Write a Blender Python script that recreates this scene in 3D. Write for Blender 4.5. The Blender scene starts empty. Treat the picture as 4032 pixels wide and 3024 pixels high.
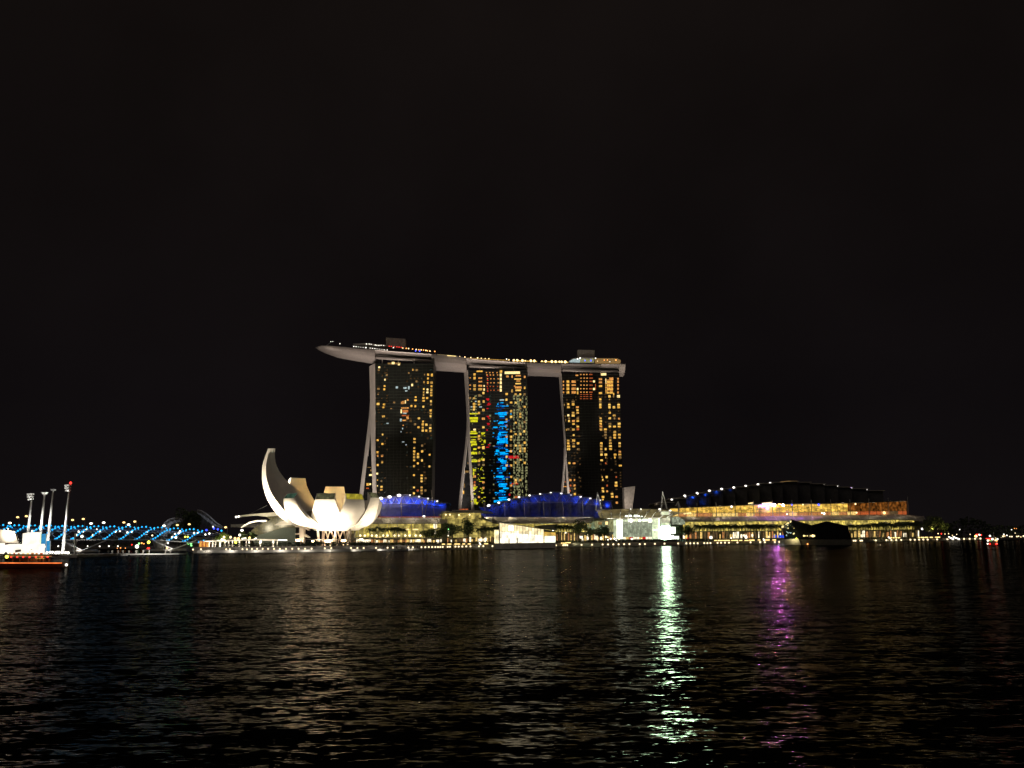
import bpy, math, random
from mathutils import Vector, Matrix
sc = bpy.context.scene
COL = sc.collection
PI = math.pi

# ------------------------------------------------------------------ camera
W, H, F = 4032.0, 3024.0, 3263.0        # photograph size and focal length in its pixels
CAM_H = 5.2                             # eye height above the water
TH = math.atan(616.0 / F)               # pitch up
RO = math.radians(0.5)                  # slight roll of the hand-held camera
cr, sr, ct, st = math.cos(RO), math.sin(RO), math.cos(TH), math.sin(TH)
R_ = Vector((cr, sr * st, -sr * ct)); U_ = Vector((sr, -cr * st, cr * ct)); F_ = Vector((0, ct, st))
cam_data = bpy.data.cameras.new('camera'); cam = bpy.data.objects.new('camera', cam_data); COL.objects.link(cam)
cam_data.sensor_width = 36.0; cam_data.lens = 36.0 * F / W
cam_data.clip_start = 0.5; cam_data.clip_end = 20000
cam.matrix_world = Matrix(((R_.x, U_.x, -F_.x, 0), (R_.y, U_.y, -F_.y, 0), (R_.z, U_.z, -F_.z, CAM_H), (0, 0, 0, 1)))
sc.camera = cam

# ------------------------------------------------------------------ night sky
world = bpy.data.worlds.new("World"); sc.world = world; world.use_nodes = True
wn, wl = world.node_tree.nodes, world.node_tree.links
wn.clear()
w_out = wn.new('ShaderNodeOutputWorld'); bg = wn.new('ShaderNodeBackground'); tc = wn.new('ShaderNodeTexCoord')
sep = wn.new('ShaderNodeSeparateXYZ'); ramp = wn.new('ShaderNodeValToRGB'); nz = wn.new('ShaderNodeTexNoise'); mx = wn.new('ShaderNodeMixRGB')
wl.new(tc.outputs['Generated'], sep.inputs[0]); wl.new(sep.outputs['Z'], ramp.inputs[0])
el = ramp.color_ramp.elements
el[0].position = 0.0; el[0].color = (0.0052, 0.0041, 0.0045, 1)
el[1].position = 0.16; el[1].color = (0.0043, 0.0033, 0.0037, 1)
e3 = el.new(0.6); e3.color = (0.0062, 0.0045, 0.0040, 1)
nz.inputs['Scale'].default_value = 3.0; nz.inputs['Detail'].default_value = 4
wl.new(tc.outputs['Generated'], nz.inputs['Vector'])
mx.blend_type = 'OVERLAY'; mx.inputs[0].default_value = 0.55
wl.new(ramp.outputs[0], mx.inputs[1]); wl.new(nz.outputs['Fac'], mx.inputs[2])
wl.new(mx.outputs[0], bg.inputs[0]); bg.inputs[1].default_value = 0.98
wl.new(bg.outputs[0], w_out.inputs[0])

# the dim glow of the city behind the camera
sun_d = bpy.data.lights.new('city_glow', 'SUN'); sun = bpy.data.objects.new('city_glow', sun_d); COL.objects.link(sun)
sun_d.energy = 0.20; sun_d.angle = math.radians(40); sun_d.color = (1.0, 0.82, 0.66)
sun.rotation_euler = (math.radians(52), 0, math.radians(-38))

sc.view_settings.view_transform = 'Standard'; sc.view_settings.look = 'None'
sc.view_settings.exposure = 0.0; sc.view_settings.gamma = 1.0
sc.cycles.use_denoising = True
sc.cycles.max_bounces = 4; sc.cycles.diffuse_bounces = 2; sc.cycles.glossy_bounces = 3
sc.cycles.sample_clamp_indirect = 14.0
sc.cycles.caustics_reflective = False; sc.cycles.caustics_refractive = False

# ------------------------------------------------------------------ projection helpers
def at(px, py, d):
    """World point on the sight line of a photograph pixel at forward distance d."""
    a = (px - W / 2) / F; b = (H / 2 - py) / F
    v = R_ * a + U_ * b + F_
    return v * (d / v.y) + Vector((0, 0, CAM_H))
def xat(px, z, d):
    a = (px - W / 2) / F; zz = z - CAM_H
    return (a * (d * ct + zz * st) - d * sr * st + zz * sr * ct) / cr
def P(px, z, d): return Vector((xat(px, z, d), d, z))
ZF = {'1': (0, 1860, 3.16), '2': (600, 1860, 3.6867), '3': (980, 1740, 3.6067), '4': (1400, 1880, 3.6867), '5': (1900, 1880, 3.6867),
      '6': (2350, 1860, 3.4031), '7': (2950, 1860, 3.4031), '8': (3450, 1900, 3.8007), 'A': (1220, 1300, 3.45625), 'B': (1800, 1300, 3.16),
      'T1': (1400, 1380, 2.7639), 'T2': (1780, 1400, 2.675), 'T3': (2140, 1400, 2.6762), 'L': (0, 2040, 7.539), 'X': (700, 1980, 4.6083),
      'V': (1960, 2040, 7.9), 'D': (3040, 2020, 6.1444)}
def q(f, x, y): o = ZF[f]; return (o[0] + x / o[2], o[1] + y / o[2])
def qa(f, x, y, d): u = q(f, x, y); return at(u[0], u[1], d)
EDGE = [(-400, 2177.5), (800, 2176.5), (1000, 2175.5), (1300, 2172.5), (1550, 2167.5), (1750, 2163.4), (1950, 2160), (2400, 2150.7), (2600, 2148.6), (3050, 2141), (3500, 2132.7), (3800, 2127.9), (4000, 2124.0), (4300, 2119.5)]
def interp(t, pts):
    if t <= pts[0][0]: return pts[0][1]
    for (a, b), (c, d) in zip(pts, pts[1:]):
        if t <= c: return b + (d - b) * (t - a) / (c - a)
    return pts[-1][1]
def edge_d(px):
    py = interp(px, EDGE) + (px - 2016) * math.tan(RO)
    return F * CAM_H / (py - 2128)

# ------------------------------------------------------------------ materials
def nodes(name):
    m = bpy.data.materials.new(name); m.use_nodes = True
    n, l = m.node_tree.nodes, m.node_tree.links
    return m, n, l
def pmat(name, col, rough=0.6, metal=0.0, var=0.25, scale=0.4, stretch=(1, 1, 1)):
    m, n, l = nodes(name); b = n['Principled BSDF']
    t = n.new('ShaderNodeTexCoord'); mp = n.new('ShaderNodeMapping'); z = n.new('ShaderNodeTexNoise'); r = n.new('ShaderNodeValToRGB')
    mp.inputs['Scale'].default_value = stretch
    l.new(t.outputs['Object'], mp.inputs[0]); l.new(mp.outputs[0], z.inputs['Vector'])
    z.inputs['Scale'].default_value = scale; z.inputs['Detail'].default_value = 5
    r.color_ramp.elements[0].position = 0.3; r.color_ramp.elements[1].position = 0.7
    r.color_ramp.elements[0].color = tuple(c * (1 - var) for c in col) + (1,)
    r.color_ramp.elements[1].color = tuple(min(1, c * (1 + var)) for c in col) + (1,)
    l.new(z.outputs['Fac'], r.inputs[0]); l.new(r.outputs[0], b.inputs['Base Color'])
    b.inputs['Roughness'].default_value = rough; b.inputs['Metallic'].default_value = metal
    return m
def emat(name, col, s, var=0.3, scale=0.8, stretch=(1, 1, 1)):
    """A surface that gives off light, a little uneven as real lamps and lit rooms are."""
    m, n, l = nodes(name); n.remove(n['Principled BSDF'])
    e = n.new('ShaderNodeEmission'); e.inputs[0].default_value = tuple(col) + (1,)
    t = n.new('ShaderNodeTexCoord'); mp = n.new('ShaderNodeMapping'); z = n.new('ShaderNodeTexNoise'); r = n.new('ShaderNodeMapRange')
    mp.inputs['Scale'].default_value = stretch
    l.new(t.outputs['Object'], mp.inputs[0]); l.new(mp.outputs[0], z.inputs['Vector'])
    z.inputs['Scale'].default_value = scale; z.inputs['Detail'].default_value = 3
    r.inputs[1].default_value = 0.3; r.inputs[2].default_value = 0.7
    r.inputs[3].default_value = s * (1 - var); r.inputs[4].default_value = s * (1 + var)
    l.new(z.outputs['Fac'], r.inputs[0]); l.new(r.outputs[0], e.inputs[1])
    l.new(e.outputs[0], n['Material Output'].inputs[0])
    return m
def litglass(name, col, s, cw, ch, lo=0.25, colw=9.0, contrast=0.6, line=0.08):
    """Glazing with lit rooms behind: mullion grid, floors, brighter bays."""
    m, n, l = nodes(name); b = n['Principled BSDF']
    b.inputs['Base Color'].default_value = (0.03, 0.03, 0.025, 1); b.inputs['Roughness'].default_value = 0.25
    t = n.new('ShaderNodeTexCoord'); sp = n.new('ShaderNodeSeparateXYZ'); cb = n.new('ShaderNodeCombineXYZ')
    l.new(t.outputs['Object'], sp.inputs[0]); l.new(sp.outputs['X'], cb.inputs[0]); l.new(sp.outputs['Z'], cb.inputs[1])
    br = n.new('ShaderNodeTexBrick'); br.offset = 0.0; br.squash = 1.0
    br.inputs['Scale'].default_value = 1.0; br.inputs['Brick Width'].default_value = cw; br.inputs['Row Height'].default_value = ch
    br.inputs['Mortar Size'].default_value = line; br.inputs['Mortar Smooth'].default_value = 0.3
    br.inputs['Color1'].default_value = (1, 1, 1, 1); br.inputs['Color2'].default_value = (0.42, 0.42, 0.42, 1); br.inputs['Mortar'].default_value = (lo, lo, lo, 1)
    l.new(cb.outputs[0], br.inputs['Vector'])
    mp = n.new('ShaderNodeMapping'); mp.inputs['Scale'].default_value = (1.0 / colw, 0.10, 1); l.new(cb.outputs[0], mp.inputs[0])
    z = n.new('ShaderNodeTexNoise'); z.inputs['Scale'].default_value = 2.2; z.inputs['Detail'].default_value = 3; l.new(mp.outputs[0], z.inputs['Vector'])
    r = n.new('ShaderNodeMapRange'); r.inputs[1].default_value = 0.35; r.inputs[2].default_value = 0.68
    r.inputs[3].default_value = s * (1 - contrast); r.inputs[4].default_value = s * (1 + contrast); l.new(z.outputs['Fac'], r.inputs[0])
    z2 = n.new('ShaderNodeTexNoise'); z2.inputs['Scale'].default_value = 0.35; z2.inputs['Detail'].default_value = 2; l.new(cb.outputs[0], z2.inputs['Vector'])
    r2 = n.new('ShaderNodeMapRange'); r2.inputs[1].default_value = 0.3; r2.inputs[2].default_value = 0.7; r2.inputs[3].default_value = 0.75; r2.inputs[4].default_value = 1.25
    l.new(z2.outputs['Fac'], r2.inputs[0])
    mu = n.new('ShaderNodeMath'); mu.operation = 'MULTIPLY'; l.new(r.outputs[0], mu.inputs[0]); l.new(br.outputs['Color'], mu.inputs[1])
    mu2 = n.new('ShaderNodeMath'); mu2.operation = 'MULTIPLY'; l.new(mu.outputs[0], mu2.inputs[0]); l.new(r2.outputs[0], mu2.inputs[1])
    b.inputs['Emission Color'].default_value = tuple(col) + (1,); l.new(mu2.outputs[0], b.inputs['Emission Strength'])
    return m
def facademat(name, c1, c2, cw, ch):
    """Dark curtain wall: glass bays between slab edges."""
    m, n, l = nodes(name); b = n['Principled BSDF']
    t = n.new('ShaderNodeTexCoord'); sp = n.new('ShaderNodeSeparateXYZ'); cb = n.new('ShaderNodeCombineXYZ')
    l.new(t.outputs['Object'], sp.inputs[0]); l.new(sp.outputs['X'], cb.inputs[0]); l.new(sp.outputs['Z'], cb.inputs[1])
    br = n.new('ShaderNodeTexBrick'); br.offset = 0.0
    br.inputs['Scale'].default_value = 1.0; br.inputs['Brick Width'].default_value = cw; br.inputs['Row Height'].default_value = ch
    br.inputs['Mortar Size'].default_value = 0.22; br.inputs['Color1'].default_value = tuple(c1) + (1,)
    br.inputs['Color2'].default_value = tuple(c * 0.5 for c in c1) + (1,); br.inputs['Mortar'].default_value = tuple(c2) + (1,)
    l.new(cb.outputs[0], br.inputs['Vector']); l.new(br.outputs['Color'], b.inputs['Base Color'])
    b.inputs['Roughness'].default_value = 0.35
    return m

M = {}
M['white_panel'] = pmat('white_panel', (0.62, 0.58, 0.54), 0.55, var=0.10, scale=0.15)
M['petal'] = pmat('petal_cladding', (0.72, 0.70, 0.66), 0.5, var=0.06, scale=0.12)
M['bowl'] = pmat('bowl_shade_brown', (0.22, 0.17, 0.12), 0.6, var=0.2)
M['hull'] = pmat('hull_panels', (0.46, 0.43, 0.42), 0.38, 0.25, var=0.10, scale=0.6, stretch=(3, 0.6, 0.6))
M['concrete'] = pmat('concrete', (0.38, 0.36, 0.33), 0.8, scale=0.5)
M['pale_concrete'] = pmat('pale_concrete', (0.55, 0.53, 0.50), 0.8, scale=0.5)
M['dark_stone'] = pmat('dark_stone', (0.10, 0.10, 0.085), 0.8, scale=0.6)
M['dark'] = pmat('dark_metal', (0.03, 0.03, 0.03), 0.6)
M['steel'] = pmat('steel', (0.45, 0.45, 0.45), 0.4, 0.6, scale=1)
M['white_steel'] = pmat('white_steel', (0.75, 0.75, 0.73), 0.5, scale=1, var=0.08)
M['roof_grey'] = pmat('roof_sheets', (0.34, 0.32, 0.28), 0.55, var=0.2, scale=0.25, stretch=(2, 1, 1))
M['hall_wall'] = pmat('hall_panels', (0.20, 0.22, 0.34), 0.55, var=0.25, scale=0.35)
M['hall_roof'] = pmat('hall_roof', (0.12, 0.115, 0.11), 0.5, var=0.2, scale=0.2)
M['hall_dark'] = pmat('hall_dark_panels', (0.06, 0.06, 0.065), 0.6, var=0.3, scale=0.3)
M['land'] = pmat('ground_paving', (0.13, 0.12, 0.11), 0.85, scale=0.2)
M['paving'] = pmat('boardwalk', (0.40, 0.38, 0.35), 0.75, scale=0.8, stretch=(4, 1, 1))
M['bark'] = pmat('bark', (0.10, 0.085, 0.06), 0.9, scale=2)
M['leaf'] = pmat('leaves', (0.055, 0.085, 0.03), 0.6, var=0.5, scale=0.7)
M['palm_leaf'] = pmat('palm_leaves', (0.06, 0.09, 0.035), 0.55, var=0.5, scale=0.9)
M['hedge'] = pmat('hedge_leaves', (0.045, 0.07, 0.03), 0.7, var=0.5, scale=1.2)
M['cloth'] = pmat('dark_clothing', (0.03, 0.03, 0.035), 0.8, var=0.6, scale=2)
M['t1'] = facademat('tower_glass_green', (0.024, 0.030, 0.025), (0.012, 0.015, 0.012), 3.8, 2.85)
M['t2'] = facademat('tower_glass_grey', (0.020, 0.024, 0.024), (0.012, 0.012, 0.012), 3.8, 2.85)
M['t3'] = facademat('tower_glass_brown', (0.014, 0.014, 0.012), (0.008, 0.008, 0.007), 3.8, 2.85)
M['slab_edge'] = pmat('slab_edges', (0.07, 0.075, 0.065), 0.7, var=0.5, scale=0.12)
M['fin_metal'] = pmat('glass_fins', (0.045, 0.05, 0.045), 0.5)
M['dark_glass'] = pmat('dark_glass', (0.012, 0.013, 0.014), 0.15, var=0.4, scale=0.3)
M['timber'] = pmat('painted_timber', (0.10, 0.045, 0.03), 0.6, scale=3)
M['tent'] = pmat('tent_fabric', (0.75, 0.70, 0.62), 0.7, var=0.08)
# lit things
M['warm'] = emat('warm_room', (1.0, 0.53, 0.09), 0.92, 0.55, 0.9)
M['faint'] = emat('curtained_room', (1.0, 0.55, 0.2), 0.055, 0.7, 0.9)
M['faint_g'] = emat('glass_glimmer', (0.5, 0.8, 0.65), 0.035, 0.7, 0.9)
M['warm_y'] = emat('yellow_room', (1.0, 0.60, 0.13), 1.05, 0.5, 1.3)
M['warm_g'] = emat('golden_room', (1.0, 0.55, 0.12), 0.6, 0.6, 1.2)
M['warm_b'] = emat('bright_room', (1.0, 0.74, 0.30), 1.5, 0.3, 0.7)
M['warm_d'] = emat('dim_room', (1.0, 0.58, 0.20), 0.25, 0.5, 0.9)
M['orange'] = emat('orange_room_and_reflection', (1.0, 0.42, 0.10), 0.75, 0.6, 1.1)
M['ember'] = emat('red_orange_glow', (1.0, 0.22, 0.06), 0.45, 0.5, 1.0)
M['red'] = emat('red_glow', (1.0, 0.02, 0.03), 0.55, 0.5, 0.7)
M['cold'] = emat('cold_room_and_reflection', (0.75, 0.95, 0.95), 0.5, 0.5, 1.0)
M['cyan'] = emat('cyan_reflection', (0.0, 0.38, 1.0), 1.3, 0.45, 0.35)
M['blue_d'] = emat('deep_blue_reflection', (0.0, 0.12, 0.75), 0.35, 0.5, 0.6)
M['yellow'] = emat('yellow_reflection', (0.85, 0.80, 0.02), 0.8, 0.45, 0.5)
M['olive'] = emat('olive_glow', (0.80, 0.78, 0.36), 0.30, 0.7, 0.9, (2.5, 1, 0.35))
M['white_l'] = emat('white_lamp', (1.0, 0.95, 0.80), 3.0, 0.1)
M['prom_l'] = emat('promenade_lamp', (1.0, 0.78, 0.44), 2.4, 0.1)
M['roof_l'] = emat('roof_lamp', (1.0, 0.70, 0.32), 2.8, 0.2)
M['red_l'] = emat('red_lamp', (1.0, 0.03, 0.02), 4.0, 0.1)
M['ember_l'] = emat('ember_lamp', (1.0, 0.34, 0.08), 3.0, 0.2)
M['blue_l'] = emat('blue_lamp', (0.05, 0.08, 1.0), 3.0, 0.1)
M['cyan_l'] = emat('cyan_lamp', (0.02, 0.44, 1.0), 2.0, 0.15)
M['green_l'] = emat('green_lamp', (0.25, 1.0, 0.25), 2.5, 0.1)
M['yel_l'] = emat('yellow_lamp', (0.95, 0.95, 0.10), 3.5, 0.1)
M['sodium'] = emat('sodium_lamp', (1.0, 0.62, 0.22), 2.8, 0.1)
M['violet_l'] = emat('violet_lamp', (0.60, 0.13, 0.9), 7000.0, 0.05)
M['amber_l'] = emat('amber_spot', (1.0, 0.5, 0.12), 1400.0, 0.05)
M['tip'] = emat('roof_tip_lamp', (1.0, 0.93, 0.85), 2.5, 0.1)
M['hot_white'] = emat('white_hot_doorway', (0.60, 1.0, 0.66), 105.0, 0.15, 0.3)
M['flood'] = emat('flood_fixture', (1.0, 0.66, 0.32), 40.0, 0.2)
M['booth'] = emat('glowing_booth_wall', (1.0, 0.92, 0.76), 1.3, 0.2, 0.3)  # walls glow by themselves in place of floodlight falling on them
M['blue_panel'] = emat('blue_screen', (0.06, 0.42, 0.85), 0.62, 0.25, 0.5)
M['strip'] = emat('step_strip', (1.0, 0.70, 0.24), 2.2, 0.35, 0.6)
M['shop_w'] = emat('shop_white', (1.0, 0.86, 0.58), 1.6, 0.5, 0.5)
M['shop_y'] = emat('shop_yellow', (1.0, 0.66, 0.2), 0.9, 0.5, 0.7)
M['shop_o'] = emat('shop_amber', (1.0, 0.42, 0.14), 0.5, 0.5, 0.7)
M['shop_d'] = emat('shop_dim', (0.8, 0.5, 0.22), 0.13, 0.6, 0.7)
M['shop_b'] = emat('shop_blue', (0.02, 0.10, 1.0), 0.9, 0.5, 0.7)
M['mall_glass'] = litglass('mall_glass', (1.0, 0.78, 0.20), 0.58, 2.4, 1.7, 0.30)
M['mall_glass_b'] = litglass('mall_glass_bright', (1.0, 0.76, 0.16), 1.0, 3.4, 1.7, 0.35, 7.0, 0.8)
M['box_glass'] = litglass('lantern_glass', (1.0, 0.76, 0.20), 0.62, 3.0, 2.2, 0.25)
M['terrace_glass'] = litglass('terrace_glass', (1.0, 0.60, 0.10), 1.2, 4.0, 2.6, 0.45, 12.0, 0.5)
M['terrace_dim'] = litglass('terrace_glass_dim', (1.0, 0.32, 0.05), 0.22, 4.0, 2.6, 0.35, 9.0, 0.95)
M['atrium'] = litglass('atrium_glass', (0.90, 1.0, 0.64), 1.15, 5.0, 12.0, 0.6, 12.0, 0.4)
M['atrium_dim'] = litglass('atrium_lattice', (0.82, 0.92, 0.64), 0.62, 1.3, 1.1, 0.30, 8.0, 0.4, 0.16)
M['atrium_hot'] = emat('atrium_hot_glass', (0.92, 1.0, 0.80), 2.2, 0.3, 0.2)
M['canopy_glass'] = litglass('canopy_glass', (0.80, 0.64, 0.28), 0.24, 6.0, 4.0, 0.5, 14.0, 0.4)
M['pavilion'] = litglass('pavilion_glass', (1.0, 0.82, 0.46), 2.0, 2.0, 2.2, 0.55, 9.0, 0.3, 0.10)
M['pavilion_hot'] = litglass('pavilion_hot_glass', (1.0, 0.90, 0.66), 2.4, 2.0, 2.2, 0.6, 9.0, 0.3, 0.08)
M['lattice'] = litglass('lattice_shell', (0.78, 0.62, 0.20), 0.17, 1.3, 1.3, 0.35, 12.0, 0.5, 0.15)
M['lattice_dark'] = pmat('green_lattice', (0.05, 0.065, 0.055), 0.6, var=0.5, scale=2.5)
M['dome_rib'] = pmat('dome_ribs', (0.36, 0.37, 0.40), 0.5, var=0.2)
M['dome_glass'] = pmat('dome_glass', (0.15, 0.16, 0.17), 0.4, var=0.4, scale=0.3)
M['skylight_g'] = litglass('skylight_green', (0.20, 0.42, 0.28), 0.26, 2.2, 8.0, 0.4, 5.0, 0.5)
M['skylight_o'] = litglass('skylight_olive', (0.42, 0.40, 0.20), 0.26, 2.2, 2.2, 0.4, 5.0, 0.5)
M['skylight_y'] = litglass('skylight_yellow', (0.80, 0.66, 0.06), 0.75, 2.6, 2.2, 0.3, 9.0, 0.4)
M['rose'] = pmat('rose_columns', (0.62, 0.52, 0.44), 0.6, var=0.1)

# ------------------------------------------------------------------ mesh builder
ORG = {}
class MB:
    def __init__(s): s.v, s.f, s.mi, s.k = [], [], [], 0
    def add(s, vs, fs):
        o = len(s.v); s.v += [tuple(v) for v in vs]; s.f += [tuple(i + o for i in f) for f in fs]; s.mi += [s.k] * len(fs); return s
    def box(s, a, b):
        x0, y0, z0 = (min(a[i], b[i]) for i in range(3)); x1, y1, z1 = (max(a[i], b[i]) for i in range(3))
        return s.add([(x0, y0, z0), (x1, y0, z0), (x1, y1, z0), (x0, y1, z0), (x0, y0, z1), (x1, y0, z1), (x1, y1, z1), (x0, y1, z1)],
                     [(0, 3, 2, 1), (4, 5, 6, 7), (0, 1, 5, 4), (1, 2, 6, 5), (2, 3, 7, 6), (3, 0, 4, 7)])
    def prism(s, pts, back):
        """Front outline pts (world), pushed back by vector or callable."""
        n = len(pts); bk = [Vector(p) + Vector(back) for p in pts]
        return s.add(list(pts) + bk, [tuple(range(n)), tuple(range(2 * n - 1, n - 1, -1))] + [(i, i + n, (i + 1) % n + n, (i + 1) % n) for i in range(n)])
    def loft(s, rings, closed=True, caps=True):
        n = len(rings[0]); fs = []; m = n if closed else n - 1
        for r in range(len(rings) - 1):
            for i in range(m): fs.append((r * n + i, r * n + (i + 1) % n, (r + 1) * n + (i + 1) % n, (r + 1) * n + i))
        if caps and closed: fs += [tuple(range(n - 1, -1, -1)), tuple((len(rings) - 1) * n + i for i in range(n))]
        return s.add([p for r in rings for p in r], fs)
    def tube(s, path, r, n=6):
        path = [Vector(p) for p in path]; rr = r if isinstance(r, (list, tuple)) else [r] * len(path); rings = []
        for i, p in enumerate(path):
            t = (path[min(i + 1, len(path) - 1)] - path[max(i - 1, 0)]).normalized()
            u = t.cross(Vector((0, 0, 1))); u = u.normalized() if u.length > 1e-3 else Vector((1, 0, 0)); w = t.cross(u)
            rings.append([p + (u * math.cos(2 * PI * k / n) + w * math.sin(2 * PI * k / n)) * rr[i] for k in range(n)])
        return s.loft(rings)
    def ball(s, c, r, n=8, m=5, sz=1.0):
        c = Vector(c); vs = [c + Vector((0, 0, -r * sz))]
        for j in range(1, m):
            a = -PI / 2 + PI * j / m
            vs += [c + Vector((r * math.cos(a) * math.cos(2 * PI * k / n), r * math.cos(a) * math.sin(2 * PI * k / n), r * sz * math.sin(a))) for k in range(n)]
        vs.append(c + Vector((0, 0, r * sz))); fs = [(0, 1 + (k + 1) % n, 1 + k) for k in range(n)]
        for j in range(m - 2):
            for k in range(n): fs.append((1 + j * n + k, 1 + j * n + (k + 1) % n, 1 + (j + 1) * n + (k + 1) % n, 1 + (j + 1) * n + k))
        L = len(vs) - 1; b = 1 + (m - 2) * n; fs += [(b + k, b + (k + 1) % n, L) for k in range(n)]
        return s.add(vs, fs)
    def build(s, name, mat, parent=None, smooth=False):
        org = ORG.get(parent.name, Vector((0, 0, 0))) if parent else Vector((0, 0, 0))
        if not parent and s.v:
            n = len(s.v); org = Vector((sum(p[0] for p in s.v) / n, sum(p[1] for p in s.v) / n, min(p[2] for p in s.v)))
        me = bpy.data.meshes.new(name); me.from_pydata([tuple(Vector(p) - org) for p in s.v], [], s.f); me.update()
        for m in (mat if isinstance(mat, list) else [mat]): me.materials.append(m)
        if isinstance(mat, list): me.polygons.foreach_set('material_index', s.mi)
        if smooth: me.polygons.foreach_set('use_smooth', [True] * len(me.polygons))
        o = bpy.data.objects.new(name, me); COL.objects.link(o)
        if parent: o.parent = parent
        else: o.location = org
        ORG[o.name] = org
        return o
def tag(o, label=None, cat=None, group=None, kind=None):
    if label: o['label'] = label
    if cat: o['category'] = cat
    if group: o['group'] = group
    if kind: o['kind'] = kind
    return o
def thing(name, label, cat, loc, group=None):
    o = bpy.data.objects.new(name, None); COL.objects.link(o); o.location = Vector(loc); o.empty_display_size = 1
    ORG[o.name] = Vector(loc)
    return tag(o, label, cat, group)
def copy_tree(o, kids, loc, rz=0.0, s=1.0, label=None, group=None):
    c = o.copy(); COL.objects.link(c); c.location = loc; c.rotation_euler = (0, 0, rz); c.scale = (s, s, s)
    if label: c['label'] = label
    if group: c['group'] = group
    for k in kids:
        d = k.copy(); COL.objects.link(d); d.parent = c
    return c
ONES = 'first second third fourth fifth sixth seventh eighth ninth tenth eleventh twelfth thirteenth fourteenth fifteenth sixteenth seventeenth eighteenth nineteenth'.split()
TENS = {20: ('twentieth', 'twenty'), 30: ('thirtieth', 'thirty'), 40: ('fortieth', 'forty'), 50: ('fiftieth', 'fifty')}
def nth(i):
    if i < 20: return ONES[i - 1]
    t = TENS[i // 10 * 10]
    return t[0] if i % 10 == 0 else t[1] + '-' + ONES[i % 10 - 1]
def point_light(name, loc, power, col, r=0.3):
    """A wide spot without lamp body or shield: it throws its light inland and up, nothing back over the bay."""
    return spot_light(name, loc, Vector(loc) + Vector((0, 1, 0.25)), power * 1.5, col, 165, r)
def spot_light(name, loc, aim, power, col, ang=60, r=0.4):
    l = bpy.data.lights.new(name, 'SPOT'); l.energy = power; l.color = col; l.spot_size = math.radians(ang); l.spot_blend = 1.0; l.shadow_soft_size = r
    o = bpy.data.objects.new(name, l); COL.objects.link(o); o.location = loc
    o.rotation_euler = (Vector(aim) - Vector(loc)).to_track_quat('-Z', 'Y').to_euler(); return o

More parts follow.
